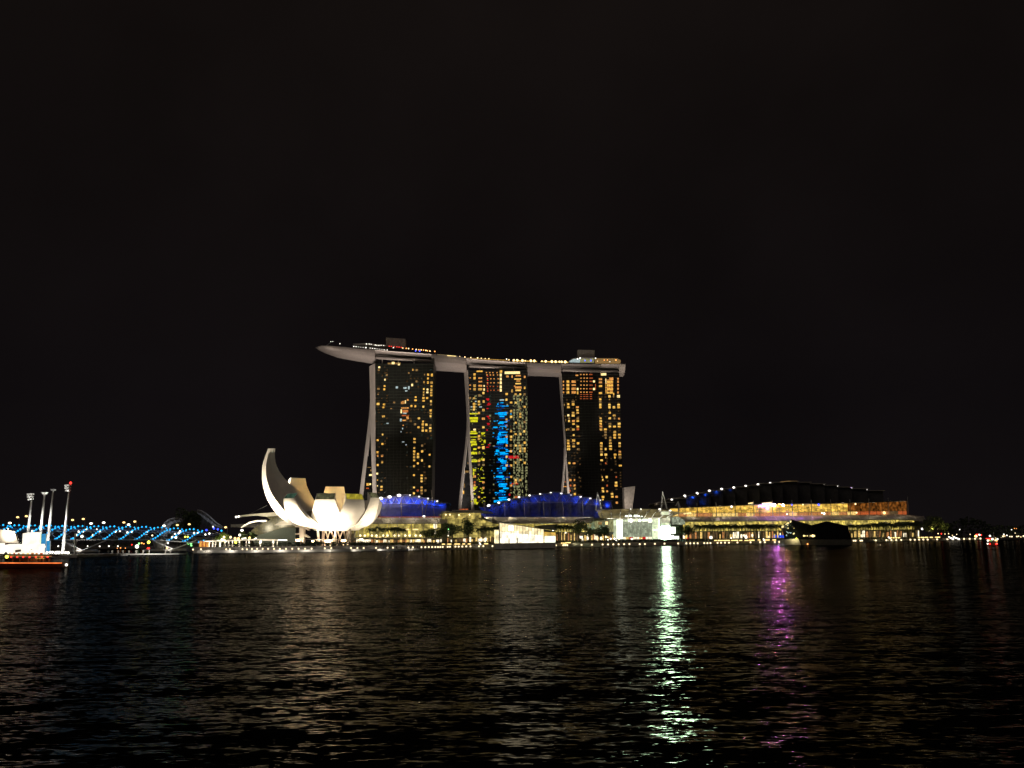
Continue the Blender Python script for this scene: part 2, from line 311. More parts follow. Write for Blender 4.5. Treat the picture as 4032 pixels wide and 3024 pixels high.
# ================================================================== SETTING: water, ground, promenade
WATER_ROUGH, WATER_REFL = 0.085, 0.19
WAVES = ((0.20, (0.35, 1.0, 1), 2, 0.20, 0.17), (0.75, (0.30, 1.0, 1), 2, 0.60, 0.50), (2.4, (0.32, 1.0, 1), 2, 0.85, 0.80), (7.0, (0.4, 1, 1), 1, 0.8, 0.8))
def water_mat():
    m, n, l = nodes('bay_water'); n.remove(n['Principled BSDF'])
    dif = n.new('ShaderNodeBsdfDiffuse'); dif.inputs[0].default_value = (0.004, 0.0045, 0.004, 1)
    glo = n.new('ShaderNodeBsdfGlossy'); glo.inputs['Color'].default_value = (1.0, 0.93, 0.84, 1); glo.inputs['Roughness'].default_value = WATER_ROUGH
    fre = n.new('ShaderNodeFresnel'); fre.inputs[0].default_value = 1.33; fm = n.new('ShaderNodeMath'); fm.operation = 'MULTIPLY'; fm.inputs[1].default_value = WATER_REFL
    mixs = n.new('ShaderNodeMixShader'); pw_ = n.new('ShaderNodeMath'); pw_.operation = 'POWER'; pw_.inputs[1].default_value = 3.0; l.new(fre.outputs[0], pw_.inputs[0]); l.new(pw_.outputs[0], fm.inputs[0]); l.new(fm.outputs[0], mixs.inputs[0]); l.new(dif.outputs[0], mixs.inputs[1]); l.new(glo.outputs[0], mixs.inputs[2]); l.new(mixs.outputs[0], n['Material Output'].inputs[0])
    t = n.new('ShaderNodeTexCoord'); acc = None
    for sc_, str_, det, kx, ky in WAVES:
        mp = n.new('ShaderNodeMapping'); mp.inputs['Scale'].default_value = str_; mp.inputs['Rotation'].default_value = (0, 0, math.radians(9))
        z = n.new('ShaderNodeTexNoise'); z.inputs['Scale'].default_value = sc_; z.inputs['Detail'].default_value = det
        l.new(t.outputs['Object'], mp.inputs[0]); l.new(mp.outputs[0], z.inputs['Vector'])
        s = n.new('ShaderNodeVectorMath'); s.operation = 'SUBTRACT'; s.inputs[1].default_value = (0.5, 0.5, 0.5); l.new(z.outputs['Color'], s.inputs[0])
        k = n.new('ShaderNodeVectorMath'); k.operation = 'MULTIPLY'; k.inputs[1].default_value = (kx, ky, 0); l.new(s.outputs[0], k.inputs[0])
        if acc is None: acc = k
        else:
            a = n.new('ShaderNodeVectorMath'); a.operation = 'ADD'; l.new(acc.outputs[0], a.inputs[0]); l.new(k.outputs[0], a.inputs[1]); acc = a
    # wind patches: calmer and rougher stretches of water
    pn = n.new('ShaderNodeTexNoise'); pn.inputs['Scale'].default_value = 0.018; pn.inputs['Detail'].default_value = 3
    pm = n.new('ShaderNodeMapping'); pm.inputs['Scale'].default_value = (0.4, 1, 1); l.new(t.outputs['Object'], pm.inputs[0]); l.new(pm.outputs[0], pn.inputs['Vector'])
    pr = n.new('ShaderNodeMapRange'); pr.inputs[1].default_value = 0.3; pr.inputs[2].default_value = 0.7; pr.inputs[3].default_value = 0.5; pr.inputs[4].default_value = 1.45
    l.new(pn.outputs['Fac'], pr.inputs[0])
    sc2 = n.new('ShaderNodeVectorMath'); sc2.operation = 'SCALE'; l.new(acc.outputs[0], sc2.inputs[0]); geo = n.new('ShaderNodeNewGeometry'); gy = n.new('ShaderNodeSeparateXYZ'); l.new(geo.outputs['Position'], gy.inputs[0])
    sh = n.new('ShaderNodeMapRange'); sh.inputs[1].default_value = 300; sh.inputs[2].default_value = 500; sh.inputs[3].default_value = 1.0; sh.inputs[4].default_value = 0.42; l.new(gy.outputs['Y'], sh.inputs[0])   # sheltered water by the quay
    shm = n.new('ShaderNodeMath'); shm.operation = 'MULTIPLY'; l.new(pr.outputs[0], shm.inputs[0]); l.new(sh.outputs[0], shm.inputs[1]); l.new(shm.outputs[0], sc2.inputs[3])
    up = n.new('ShaderNodeVectorMath'); up.operation = 'ADD'; up.inputs[1].default_value = (0, 0, 1); l.new(sc2.outputs[0], up.inputs[0])
    nn = n.new('ShaderNodeVectorMath'); nn.operation = 'NORMALIZE'; l.new(up.outputs[0], nn.inputs[0]); [l.new(nn.outputs[0], x.inputs['Normal']) for x in (glo, fre)]
    return m
tag(MB().add([(-2500, -60, 0), (2500, -60, 0), (2500, 6000, 0), (-2500, 6000, 0)], [(0, 1, 2, 3)]).build('water', water_mat()), kind='structure')

LAND_Z = 2.7
pxs = [760, 800, 900, 1000, 1150, 1300, 1450, 1600, 1750, 1850, 1950, 2050, 2150, 2250, 2400, 2500, 2600, 2750, 2900, 3050, 3200, 3350, 3500, 3650, 3800, 3900, 4000, 4150, 4300]
fr = [(-400, 960), (300, 960), (690, 900), (742, 560)] + [(p, edge_d(p) + 11.5) for p in pxs]
b = MB()
rings = [[P(p, -1.5, d), P(p, LAND_Z, d), P(p, LAND_Z, d + 60), P(p, LAND_Z, 4000)] for p, d in fr]
b.loft(rings, closed=False, caps=False)
tag(b.build('ground', M['land']), kind='structure')
b = MB()
b.loft([[P(p, -1.5, edge_d(p)), P(p, 0.95, edge_d(p)), P(p, 0.95, edge_d(p) + 11.4), P(p, -1.5, edge_d(p) + 11.4)] for p in pxs])
tag(b.build('promenade', M['paving']), kind='structure')

# ================================================================== TOWERS
def win(parent, fr_, d, items, budget):
    """Lit windows and painted reflections a hand's width proud of the glass; the first ones as parts, the smallest remaining ones as one."""
    keys = sorted(items, key=lambda i: -i[2] * i[3])
    mats = sorted({i[4] for i in items}); rest = MB()
    for i, (x, y, w, h, mt) in enumerate(keys):
        a = qa(fr_, x - w / 2, y - h / 2, d); c = qa(fr_, x + w / 2, y + h / 2, d)
        if i < budget:
            MB().box((a.x, d - 0.25, c.z), (c.x, d + 0.2, a.z)).build('window', M[mt], parent)
        else:
            rest.k = mats.index(mt); rest.box((a.x, d - 0.25, c.z), (c.x, d + 0.2, a.z))
    if rest.v: tag(rest.build('facade_lights', [M[k] for k in mats], parent), kind='stuff')

def tower(fr_, d, fac, fin, front_leg, rear, label, mat, atr):
    """fac: rows (y, xl, xr); fin: (y, left x) of the upper end wall and front leg; rear: rows (y, outer, inner) of the splayed rear slab."""
    base = qa(fr_, fac[-1][1], fac[-1][0], d); t = thing('hotel_tower', label, 'tower', (base.x + 25, d + 10, LAND_Z))
    b = MB(); rings = []
    for y, xl, xr in fac:
        A = qa(fr_, xl, y, d); B = qa(fr_, xr, y, d); L = qa(fr_, interp(y, fin), y, d + 15)
        L.z = A.z; rings.append([A + Vector((0.45, 0, 0)), B, B + Vector((1.2, 15, B.z * 0)), L + Vector((0.5, 0, 0))])
    b.loft(rings); b.k = 1; y = fac[0][0] + 18; step = 2.95 * 3263 / d * ZF[fr_][2]
    fl, fr2 = [(r[0], r[1]) for r in fac], [(r[0], r[2]) for r in fac]
    while y < fac[-1][0]:
        a = qa(fr_, interp(y, fl), y, d); c = qa(fr_, interp(y, fr2), y, d); b.box((a.x + .6, d - .14, a.z - .16), (c.x - .1, d + .3, a.z + .16)); y += step
    b.k = 2
    for i in range(1, 16):
        u = i / 16; pts = [qa(fr_, interp(y, fl) + (interp(y, fr2) - interp(y, fl)) * u, y, d) for y in (fac[0][0] + 4, fac[len(fac) // 2][0], fac[-1][0])]
        b.tube([p + Vector((0, -.1, 0)) for p in pts], .11, 4)
    b.build('curtain_wall', [mat, M['slab_edge'], M['fin_metal']], t)
    b = MB(); rings = []
    for y, xl, xr in fac:
        A = qa(fr_, xl, y, d); L = qa(fr_, interp(y, fin), y, d + 15); L.z = A.z
        rings.append([A + Vector((0.4, -0.4, 0)), A + Vector((0, -0.4, 0)), L, L + Vector((0.4, 0, 0))])
    b.loft(rings); b.build('end_wall', M['white_panel'], t)
    b = MB(); rings = []; y0 = rear[0][0]; y1 = rear[-1][0]; b2 = MB(); ring2 = []
    for y, xo, xi in rear:
        u = (y - y0) / (y1 - y0); dI = d + 16 + 12 * u; dO = dI + 12
        I = qa(fr_, xi, y, dI); O = qa(fr_, xo, y, dO); O.z = I.z; wv = Vector((42, 0, 0))
        rings.append([I, O, O + Vector((0.5, 0, 0)), I + Vector((0.5, 0, 0))])
        ring2.append([I + Vector((0.6, 0.5, 0)), O + Vector((0.6, 0, 0)), O + wv, I + wv])
    b.loft(rings); b.build('rear_end_wall', M['white_panel'], t)
    b2.loft(ring2); b2.build('rear_slab', mat, t)
    # the dark atrium glass between the two slabs
    pts = [qa(fr_, rear[2][2] + 2, rear[2][0], d + 22), qa(fr_, interp(rear[2][0], fin) + 6, rear[2][0], d + 22),
           qa(fr_, interp(y1, fin) + 6, y1, d + 22), qa(fr_, rear[-1][2] + 2, y1, d + 22)]
    MB().prism(pts, (0, 4, 0)).build('atrium_glass', M['dark_glass'], t)
    for x, y, w, h, mt in atr:
        a = qa(fr_, x - w / 2, y - h / 2, d + 20.5); c = qa(fr_, x + w / 2, y + h / 2, d + 20.5)
        MB().box((a.x, d + 20.2, c.z), (c.x, d + 20.8, a.z)).build('atrium_window', M[mt], t)
    return t
rnd = random.Random(7)
def W_(lst, w, h, mt='warm'):
    out = []
    for e in lst:
        m = e[2] if len(e) > 2 else mt; ww = e[3] if len(e) > 3 else w; hh = e[4] if len(e) > 4 else h
        if m == 'warm': m = rnd.choices(('warm', 'warm_y', 'warm_g', 'warm_d'), (4, 3, 3, 1))[0]
        ww *= rnd.uniform(.72, .98); hh *= rnd.uniform(.68, .92)
        out.append((e[0], e[1], ww, hh, m))
    return out
D1, D2, D3 = 820, 855, 888
T1W = W_([(258, 183, 'warm_b'), (253, 213, 'warm_d'), (341, 267, 'warm_d'), (320, 318, 'warm_b', 20, 24), (316, 387), (312, 422), (250, 418, 'warm_d', 38), (245, 477, 'warm_d', 18, 14), (245, 582, 'warm', 38), (310, 587), (304, 618), (304, 717, 'warm', 40), (349, 793, 'cold', 26, 14), (295, 915, 'warm', 20), (239, 977), (292, 1017), (239, 1108), (241, 1146, 'orange', 20), (289, 1147, 'orange'), (289, 1216), (241, 1247), (236, 1340, 'warm_b', 26), (239, 1410, 'warm', 14, 14), (283, 1420, 'warm_d', 14), (238, 1473, 'warm_b', 14, 14), (283, 1483), (281, 1515),
  (624, 210, 'warm', 20), (665, 213, 'warm_d'), (580, 245, 'warm_d', 18), (664, 337, 'warm_d'), (616, 376, 'warm_b', 26, 32), (751, 262, 'warm_d', 14), (790, 263, 'warm', 22, 32), (831, 268, 'warm', 24, 34), (788, 305, 'warm', 22), (745, 345, 'warm', 14), (788, 348, 'warm', 22, 34), (828, 350, 'warm', 26, 34), (826, 390), (743, 420, 'warm', 18), (783, 425, 'warm_b'), (824, 428), (742, 455, 'warm', 18), (782, 456, 'warm_b'), (824, 460), (740, 484, 'warm', 18), (824, 488), (654, 508), (653, 542, 'warm', 38), (739, 517, 'warm', 34), (779, 518), (739, 547, 'warm', 34), (821, 553), (821, 588), (568, 538, 'orange'), (608, 605), (650, 606), (738, 612), (818, 653), (818, 684), (816, 715), (690, 738), (565, 733, 'orange', 34, 34), (601, 767), (647, 803, 'warm_d'), (685, 836), (733, 773), (732, 805), (771, 808), (815, 812), (731, 840), (813, 845), (731, 872), (769, 872), (813, 877),
  (642, 963), (642, 998), (725, 1035, 'warm_d'), (639, 1062), (639, 1098), (725, 1098), (638, 1130), (680, 1130, 'warm', 30, 30), (638, 1163), (680, 1162), (806, 1135, 'warm', 24), (638, 1195), (723, 1197), (678, 1228), (637, 1258), (804, 1263, 'warm', 20), (636, 1357), (720, 1360), (719, 1392), (762, 1390, 'warm_d'), (719, 1424), (636, 1490), (719, 1490), (719, 1523), (676, 1523, 'ember'), (760, 1523, 'warm_d'), (635, 1555), (719, 1555)], 25, 25)
T1W += [(409, 137, 30, 24, 'warm_b'), (472, 149, 22, 24, 'warm_b'), (420, 142, 140, 16, 'warm_d'), (450, 402, 24, 22, 'cold'), (538, 408, 34, 18, 'cold'), (580, 406, 18, 34, 'cold'), (552, 440, 26, 12, 'cold'), (420, 566, 22, 18, 'warm_d'), (388, 632, 20, 10, 'warm_d'),
  (500, 570, 10, 26, 'orange'), (514, 567, 9, 30, 'orange'), (528, 564, 9, 32, 'orange'), (543, 560, 9, 34, 'warm_b'), (538, 626, 84, 12, 'orange'), (498, 662, 14, 40, 'warm_b'), (540, 660, 66, 24, 'ember'), (544, 662, 44, 30, 'orange'), (535, 684, 40, 12, 'cold'), (542, 708, 78, 12, 'ember'), (493, 757, 18, 30, 'cold'), (530, 760, 40, 14, 'orange'), (518, 815, 14, 10, 'orange'), (512, 850, 10, 16, 'cold'), (495, 884, 8, 14, 'cold'), (550, 1026, 10, 14, 'cold'), (518, 995, 26, 8, 'cold')]  # cold and orange panes paint lights mirrored in the middle of the glass
t1 = tower('T1', D1, [(140, 208, 850), (300, 210, 852), (600, 212, 848), (880, 212, 845), (1270, 218, 836), (1600, 226, 830), (1800, 232, 826)],
  [(140, 150), (300, 154), (560, 160), (700, 163), (880, 164), (1270, 178), (1600, 187), (1800, 194)], None,
  [(500, 160, 172), (620, 152, 168), (880, 125, 160), (1150, 92, 133), (1550, 42, 86), (1800, 14, 56)],
  'dark hotel tower with scattered gold windows nearest the lotus shaped museum', M['t1'],
  [(165, 1355, 34, 18, 'warm_b'), (133, 1457, 26, 26, 'warm'), (160, 1455, 16, 18, 'warm_b'), (130, 1500, 28, 12, 'ember'), (168, 1305, 12, 20, 'warm_d'), (150, 1272, 40, 5, 'warm_d')])
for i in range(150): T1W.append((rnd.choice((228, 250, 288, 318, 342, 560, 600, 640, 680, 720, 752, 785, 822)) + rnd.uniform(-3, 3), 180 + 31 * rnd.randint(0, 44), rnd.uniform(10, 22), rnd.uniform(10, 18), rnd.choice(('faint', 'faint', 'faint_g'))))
win(t1, 'T1', D1, T1W, 99)

T2W = W_([(237, 200), (237, 238, 'warm', 28, 34), (297, 238, 'orange', 42, 18), (297, 275, 'orange', 42, 20), (237, 318, 'warm', 28, 34), (297, 318, 'orange', 46, 22), (237, 355, 'warm', 34, 30), (297, 355, 'warm', 48, 30), (338, 320, 'warm_b', 16, 22), (338, 358, 'warm_b', 18, 28), (190, 235, 'orange', 16, 12), (190, 312, 'orange', 16, 12), (190, 352, 'orange', 14, 18),
  (583, 220, 'orange', 34, 20), (632, 222, 'orange', 14, 30), (632, 372, 'warm', 18, 36), (697, 212, 'orange', 70, 18), (690, 248, 'warm', 85, 14), (697, 268, 'orange', 60, 12), (697, 296, 'warm', 80, 18), (660, 322, 'orange', 20, 14), (697, 336, 'orange', 80, 26), (697, 366, 'warm', 70, 22), (765, 225, 'orange', 22, 26), (765, 340, 'warm', 22, 28),
  (232, 450), (190, 448, 'warm_d'), (232, 510), (232, 540), (232, 568), (283, 485), (283, 515), (333, 485), (330, 575), (283, 605), (330, 665, 'orange', 36), (330, 755), (283, 850), (283, 880), (330, 970, 'warm', 32, 34), (283, 970), (283, 1028), (283, 1108), (283, 1150), (330, 1098), (330, 1152), (238, 1273, 'orange'), (238, 1335, 'ember'), (238, 1365, 'orange'), (330, 1335, 'orange'), (330, 1395, 'orange'), (283, 1490, 'orange'), (330, 395), (287, 420, 'warm_d'),
  (670, 408), (718, 408), (765, 408), (718, 468), (670, 497), (765, 540), (718, 558), (622, 495), (622, 585), (718, 615), (622, 645), (718, 645), (670, 708), (765, 700), (575, 405), (573, 465), (573, 672), (575, 735, 'orange'), (718, 740), (718, 768), (760, 798), (622, 797), (670, 828), (718, 828), (575, 855, 'orange'), (622, 855), (620, 885), (765, 918), (620, 948), (670, 948), (715, 948), (575, 948, 'orange'), (718, 978), (718, 1008), (620, 1008), (765, 1008), (765, 980), (575, 1065), (718, 1098), (575, 1158), (622, 1158), (670, 1128), (765, 1130), (622, 1278), (622, 1368, 'orange'), (670, 1310), (718, 1310), (670, 1338, 'orange'), (238, 780, 'warm_b', 30, 22), (230, 1420, 'warm_b', 18, 12)], 27, 26)
for yy in (180, 205, 245, 287, 325, 365):
    for xx in (368, 403, 436, 480): T2W.append((xx + 6 * (yy % 3 - 1), yy, 13, 11, 'orange' if yy < 300 else 'ember'))
for yy in (205, 248, 287, 330, 365): T2W.append((513, yy, 20, 28, 'warm_b')); T2W.append((376, yy + 14, 14, 8, 'red'))
T2W += [(635, 181, 160, 24, 'warm_b'), (290, 166, 64, 14, 'warm'), (515, 168, 26, 26, 'warm'), (650, 1070, 110, 28, 'red'), (660, 1350, 70, 10, 'red'), (685, 1490, 50, 20, 'ember'), (605, 1465, 18, 22, 'red'), (525, 468, 46, 14, 'cold')]
for x, y, w, h in ((228, 613, 84, 12), (228, 662, 88, 24), (232, 690, 76, 22), (225, 800, 60, 10), (228, 820, 78, 16), (226, 886, 48, 10), (224, 910, 62, 24), (232, 936, 58, 18), (240, 985, 34, 18), (232, 1028, 64, 26), (232, 1098, 46, 14), (234, 1112, 62, 20), (236, 1210, 34, 22), (226, 1246, 14, 34), (238, 1392, 38, 22), (238, 1406, 26, 12), (234, 1457, 24, 14), (240, 1525, 36, 30), (250, 1555, 40, 24), (230, 858, 70, 8), (325, 818, 36, 14), (342, 905, 22, 22), (322, 830, 20, 8), (318, 1090, 30, 10), (325, 1290, 44, 8), (318, 1445, 24, 12)):
    T2W.append((x, y, w, h, 'yellow'))  # glowing yellow panes stand in for city signs mirrored in the glass
for i in range(70):
    T2W.append((rnd.choice((278, 290, 302, 316, 330, 344, 206, 222, 262)) + rnd.uniform(-4, 4), rnd.choice(range(800, 1560, 15)) + rnd.uniform(-3, 3), rnd.uniform(4, 16), rnd.uniform(4, 8), 'yellow'))
for y in (458, 470, 503, 512, 520, 558, 640, 652, 665, 715, 728, 785, 940, 965): T2W.append((382 + rnd.uniform(-14, 12), y, rnd.uniform(14, 40), rnd.uniform(7, 12), 'red'))  # red sign reflections, painted as glowing panes
for x, y, w, h in ((535, 604, 96, 12), (532, 622, 88, 14), (620, 612, 12, 18), (540, 700, 80, 10), (515, 714, 60, 10), (540, 745, 76, 7), (500, 832, 30, 30), (540, 808, 90, 10), (490, 860, 22, 18), (545, 838, 70, 8), (530, 880, 110, 14), (540, 898, 90, 10), (515, 916, 76, 14), (575, 912, 26, 22), (480, 1005, 36, 26), (575, 990, 26, 8), (530, 1022, 60, 14), (540, 1038, 70, 14), (470, 1035, 30, 14), (515, 1098, 56, 12), (540, 1112, 68, 18), (545, 1130, 50, 12), (550, 1188, 40, 26), (490, 1190, 40, 8), (520, 1278, 54, 22), (480, 1276, 30, 16), (540, 1300, 30, 10), (535, 1358, 90, 14), (530, 1376, 70, 16), (480, 1444, 60, 8), (545, 1436, 44, 8), (530, 1498, 80, 12), (540, 1518, 86, 14), (500, 1530, 54, 14), (455, 1535, 30, 22), (520, 1552, 70, 12), (482, 512, 12, 12), (560, 532, 70, 7)):
    T2W.append((x, y, w, h, 'cyan'))  # blue sign light mirrored in the facade, drawn as glowing panes
for i in range(150):
    y = rnd.choice((500, 535, 690, 720, 760, 775, 815, 850, 870, 930, 955, 975, 1010, 1050, 1085, 1140, 1160, 1175, 1215, 1240, 1285, 1330, 1345, 1370, 1420, 1450, 1470, 1495, 1540, 1560)) + rnd.uniform(-4, 4)
    T2W.append((rnd.gauss(525, 42), y, rnd.uniform(4, 15), rnd.uniform(4, 8), 'cyan' if rnd.random() < 0.7 else 'blue_d'))
for y in range(425, 1500, 29):
    for x in (655, 690, 708, 742, 782):
        if rnd.random() < 0.6: T2W.append((x + rnd.uniform(-3, 3), y + rnd.uniform(-4, 4), rnd.uniform(8, 22), rnd.uniform(10, 24), 'olive'))
        for k in range(2): T2W.append((x + rnd.uniform(-14, 14), y + rnd.uniform(-12, 12), rnd.uniform(3, 6), rnd.uniform(8, 24), 'olive'))
    for x in (205, 250, 300):
        if y < 620 and rnd.random() < 0.5: T2W.append((x, y, rnd.uniform(10, 30), 10, 'cold' if rnd.random() < 0.3 else 'olive'))
t2 = tower('T2', D2, [(150, 165, 792), (400, 172, 795), (640, 180, 796), (900, 188, 798), (1270, 210, 798), (1650, 234, 800), (1800, 243, 800)],
  [(150, 126), (400, 142), (640, 155), (740, 158), (900, 166), (1270, 186), (1650, 207), (1800, 215)], None,
  [(600, 154, 168), (740, 151, 166), (920, 138, 161), (1200, 105, 131), (1630, 62, 92), (1800, 44, 76)],
  'hotel tower streaked with blue and yellow light, between the other two towers', M['t2'],
  [(155, 1222, 40, 20, 'warm_d'), (120, 1440, 14, 34, 'warm'), (168, 1132, 12, 14, 'warm_d'), (130, 1370, 10, 40, 'warm_d'), (125, 1620, 90, 10, 'ember')])
for k in range(46): T2W.append((rnd.gauss(528, 26), 500 + k * 23 + rnd.uniform(-5, 5), rnd.uniform(26, 84), rnd.uniform(7, 15), rnd.choice(('blue_d', 'blue_d', 'cyan'))))  # more of the painted blue reflection
for i in range(150):
    y = 430 + 29 * rnd.randint(0, 40); T2W.append((rnd.choice((215, 245, 285, 330, 400, 440, 580, 620)) + rnd.uniform(-3, 3), y, rnd.uniform(8, 22), rnd.uniform(8, 18), rnd.choice(('faint', 'faint_g', 'olive'))))
win(t2, 'T2', D2, T2W, 99)

T3W = W_([(260, 513), (262, 545), (220, 520, 'warm_d', 12), (312, 487, 'warm_d'), (312, 515), (357, 545, 'orange'), (357, 575), (360, 603), (312, 603), (312, 632), (261, 630, 'warm_b', 22), (228, 640, 'warm_d', 8), (269, 662, 'warm', 22), (269, 690, 'warm', 22), (234, 680, 'warm_d', 8, 34), (316, 690, 'orange'), (361, 688), (361, 662, 'warm_d'), (316, 720), (362, 748), (315, 780), (260, 778, 'warm_d'), (240, 783, 'warm', 8), (362, 775, 'ember'), (318, 838, 'warm', 24), (318, 895), (260, 897), (260, 925), (364, 925), (318, 928, 'warm_d'), (318, 957), (264, 957, 'warm', 38), (264, 987, 'warm', 38), (366, 987), (273, 1133, 'warm', 24), (322, 1135, 'orange'), (283, 1312, 'orange'), (326, 1312, 'orange', 18), (284, 1370, 'ember', 20), (328, 1370, 'orange'), (330, 1402, 'warm', 24), (330, 1460), (280, 1425, 'ember', 16), (376, 1285, 'warm_d', 8),
  (598, 460), (598, 486, 'warm_d'), (599, 518), (599, 545), (695, 430), (738, 430, 'warm_d', 18), (695, 462, 'warm', 12, 12), (695, 518), (695, 545), (742, 545), (791, 518), (791, 545), (697, 580, 'warm_d', 8), (698, 603, 'warm', 24), (745, 632), (698, 662), (602, 662), (747, 662, 'warm_d', 18), (796, 665, 'orange', 22), (603, 690), (603, 718), (797, 718), (605, 748, 'orange'), (700, 720, 'warm_d'), (700, 748), (748, 748), (797, 748), (605, 780), (653, 778), (653, 806, 'warm_d'), (750, 805), (653, 836), (750, 836), (799, 836), (703, 865), (655, 865, 'warm_d', 20), (750, 865), (800, 865), (703, 895), (705, 925), (609, 925), (802, 925), (609, 955), (705, 955), (802, 955), (609, 985), (707, 985), (655, 985, 'warm', 22), (611, 1015), (804, 1015, 'orange'), (611, 1044), (656, 1044), (755, 1044), (804, 1044), (656, 1074, 'warm', 10), (752, 1075, 'warm', 18), (806, 1074), (613, 1104), (657, 1135, 'ember', 18), (809, 1160), (618, 1280, 'warm', 12), (666, 1280), (767, 1280, 'ember', 16), (625, 1310, 'warm', 18), (765, 1340), (765, 1370), (670, 1370, 'ember', 20), (624, 1400), (627, 1430), (670, 1430, 'orange', 22), (722, 1458, 'warm', 34), (725, 1487), (770, 1488, 'orange'), (627, 1490), (627, 1517, 'warm', 16), (773, 1550, 'orange', 24)], 31, 25)
for y in (275, 312, 350, 388):
    T3W += [(210, y, 14, 18, 'orange'), (257, y, 28, 26, 'warm'), (318, y, 44, 14 if y == 312 else 24, 'orange'), (700, y + 3, 66, 20, 'warm'), (690, y - 16, 80, 8, 'orange'), (785, y, 16, 22, 'orange')]
for y in (250, 283, 322, 396): T3W.append((600, y, 34, 18, 'orange' if y < 300 else 'warm'))
for y in (200, 238, 272, 312, 350, 386):
    for x in (395, 428, 458, 492, 510): T3W.append((x + (y % 5) - 2, y, 15, 11, 'orange' if x < 480 else 'ember'))
for y in (410, 432, 455):
    for x in (395, 430, 460, 500): T3W.append((x, y, 22, 6, 'ember'))
T3W += [(360, 353, 18, 22, 'warm_b'), (360, 393, 16, 30, 'warm'), (532, 273, 20, 20, 'warm_b'), (532, 352, 20, 22, 'warm_b'), (657, 268, 8, 50, 'warm_b'), (657, 350, 8, 110, 'warm'), (715, 244, 44, 26, 'orange'), (548, 330, 8, 60, 'ember'), (633, 198, 56, 22, 'warm_b'), (785, 246, 16, 20, 'orange'), (790, 430, 30, 26, 'warm_b'), (352, 208, 28, 14, 'orange'), (740, 405, 10, 26, 'warm')]
t3 = tower('T3', D3, [(190, 186, 800), (400, 198, 808), (640, 209, 816), (900, 230, 824), (1100, 242, 830), (1450, 270, 832), (1800, 300, 832)],
  [(190, 160), (400, 176), (640, 198), (900, 215), (1100, 228), (1450, 252), (1800, 278)], None,
  [(960, 213, 226), (1040, 212, 226), (1120, 208, 222), (1250, 200, 216), (1430, 185, 206), (1800, 154, 186)],
  'dark hotel tower full of amber windows, beside the slanted grey vent tower', M['t3'],
  [(228, 1380, 38, 8, 'orange'), (228, 1330, 14, 10, 'ember')])
for i in range(150):
    y = 230 + 29.5 * rnd.randint(0, 42); T3W.append((rnd.choice((250, 285, 312, 345, 368, 590, 618, 655, 698, 745, 790)) + (y - 600) * .03 + rnd.uniform(-3, 3), y, rnd.uniform(10, 22), rnd.uniform(10, 18), 'faint'))
win(t3, 'T3', D3, T3W, 99)

# ================================================================== ROOFTOP DECK ACROSS THE TOWERS
def pl(f, pts): return [q(f, x, y) for x, y in pts]
TOP = pl('A', [(80, 238), (130, 214), (250, 210), (600, 243), (1050, 278), (1700, 326), (2005, 352)]) + pl('B', [(120, 346), (400, 371), (850, 403), (1300, 415), (2090, 420)])
XL, XR = TOP[0][0], TOP[-1][0]
def deck_d(px): return interp(px, [(1243, 786), (1480, D1), (1700, D1 + 6), (1840, D2 - 2), (2070, D2 + 8), (2220, D3 - 3), (2470, D3 + 5)]) - 4
deck = thing('sky_deck', 'long boat shaped roof deck bridging the tops of the three hotel towers', 'roof deck', (qa('B', 0, 340, 870).x, 872, 180))
def hull(name, px0, px1, bot, n=10, hw=18.5, nose=False, mat='hull'):
    b = MB(); rings = []; prof = [(-1, 0), (-1.0, .12), (-.97, .30), (-.86, .58), (-.62, .85), (-.25, .98), (.2, 1), (.6, .85), (.9, .5), (1, 0)]
    for i in range(n + 1):
        px = px0 + (px1 - px0) * i / n; k = 1.0; d = deck_d(px)
        if nose:
            u = min(1, (px - px0) / (px1 - px0) * 2.2); k = max(0.03, math.sqrt(max(0, 1 - (1 - u) ** 2)))
        w = hw * k; dc = d + hw; T = at(px, interp(px, TOP), dc - w); B = at(px, interp(px, bot), dc - w * .35)
        hgt = max(T.z - B.z, 0.2); x = T.x
        rings.append([Vector((x, dc + w * a, T.z - hgt * c)) for a, c in prof])
    b.loft(rings); return b.build(name, M[mat], deck, smooth=False)
noseb = pl('A', [(80, 240), (100, 262), (130, 280), (300, 340), (600, 396), (882, 442)])
hull('hull_prow', noseb[0][0], noseb[-1][0], noseb, 22, nose=True)
s1 = pl('A', [(882, 352), (1655, 408)]); hull('hull_band', s1[0][0], s1[1][0], s1)
g1 = pl('A', [(1655, 522), (2128, 556)]); hull('hull_segment', g1[0][0], g1[1][0], g1)
s2 = pl('B', [(136, 436), (843, 472)]); hull('hull_band', g1[1][0], s2[1][0], s2)
g2 = pl('B', [(843, 546), (1296, 562)]); hull('hull_segment', g2[0][0], g2[1][0], g2)
s3 = pl('B', [(1296, 482), (2014, 506)]); hull('hull_band', s3[0][0], s3[1][0], s3)
g3 = pl('B', [(2014, 568), (2092, 560)]); hull('hull_cap', g3[0][0], g3[1][0], g3, 3, mat='white_panel')
for f, x0, y0, x1, y1, n in (('A', 905, 374, 1648, 424, 'gutter_pipe'), ('B', 158, 448, 838, 480, 'gutter_pipe'), ('B', 1318, 498, 1998, 518, 'gutter_pipe')):
    a, c = q(f, x0, y0), q(f, x1, y1)
    A = at(a[0], a[1], deck_d(a[0]) + 3.5); B = at(c[0], c[1], deck_d(c[0]) + 3.5)
    MB().tube([A + Vector((-1, 1.5, 0)), A, B, B + Vector((1, 1.5, 0))], [0.6, 1.5, 1.5, 0.6], 10).build(n, M['hull'], deck, True)
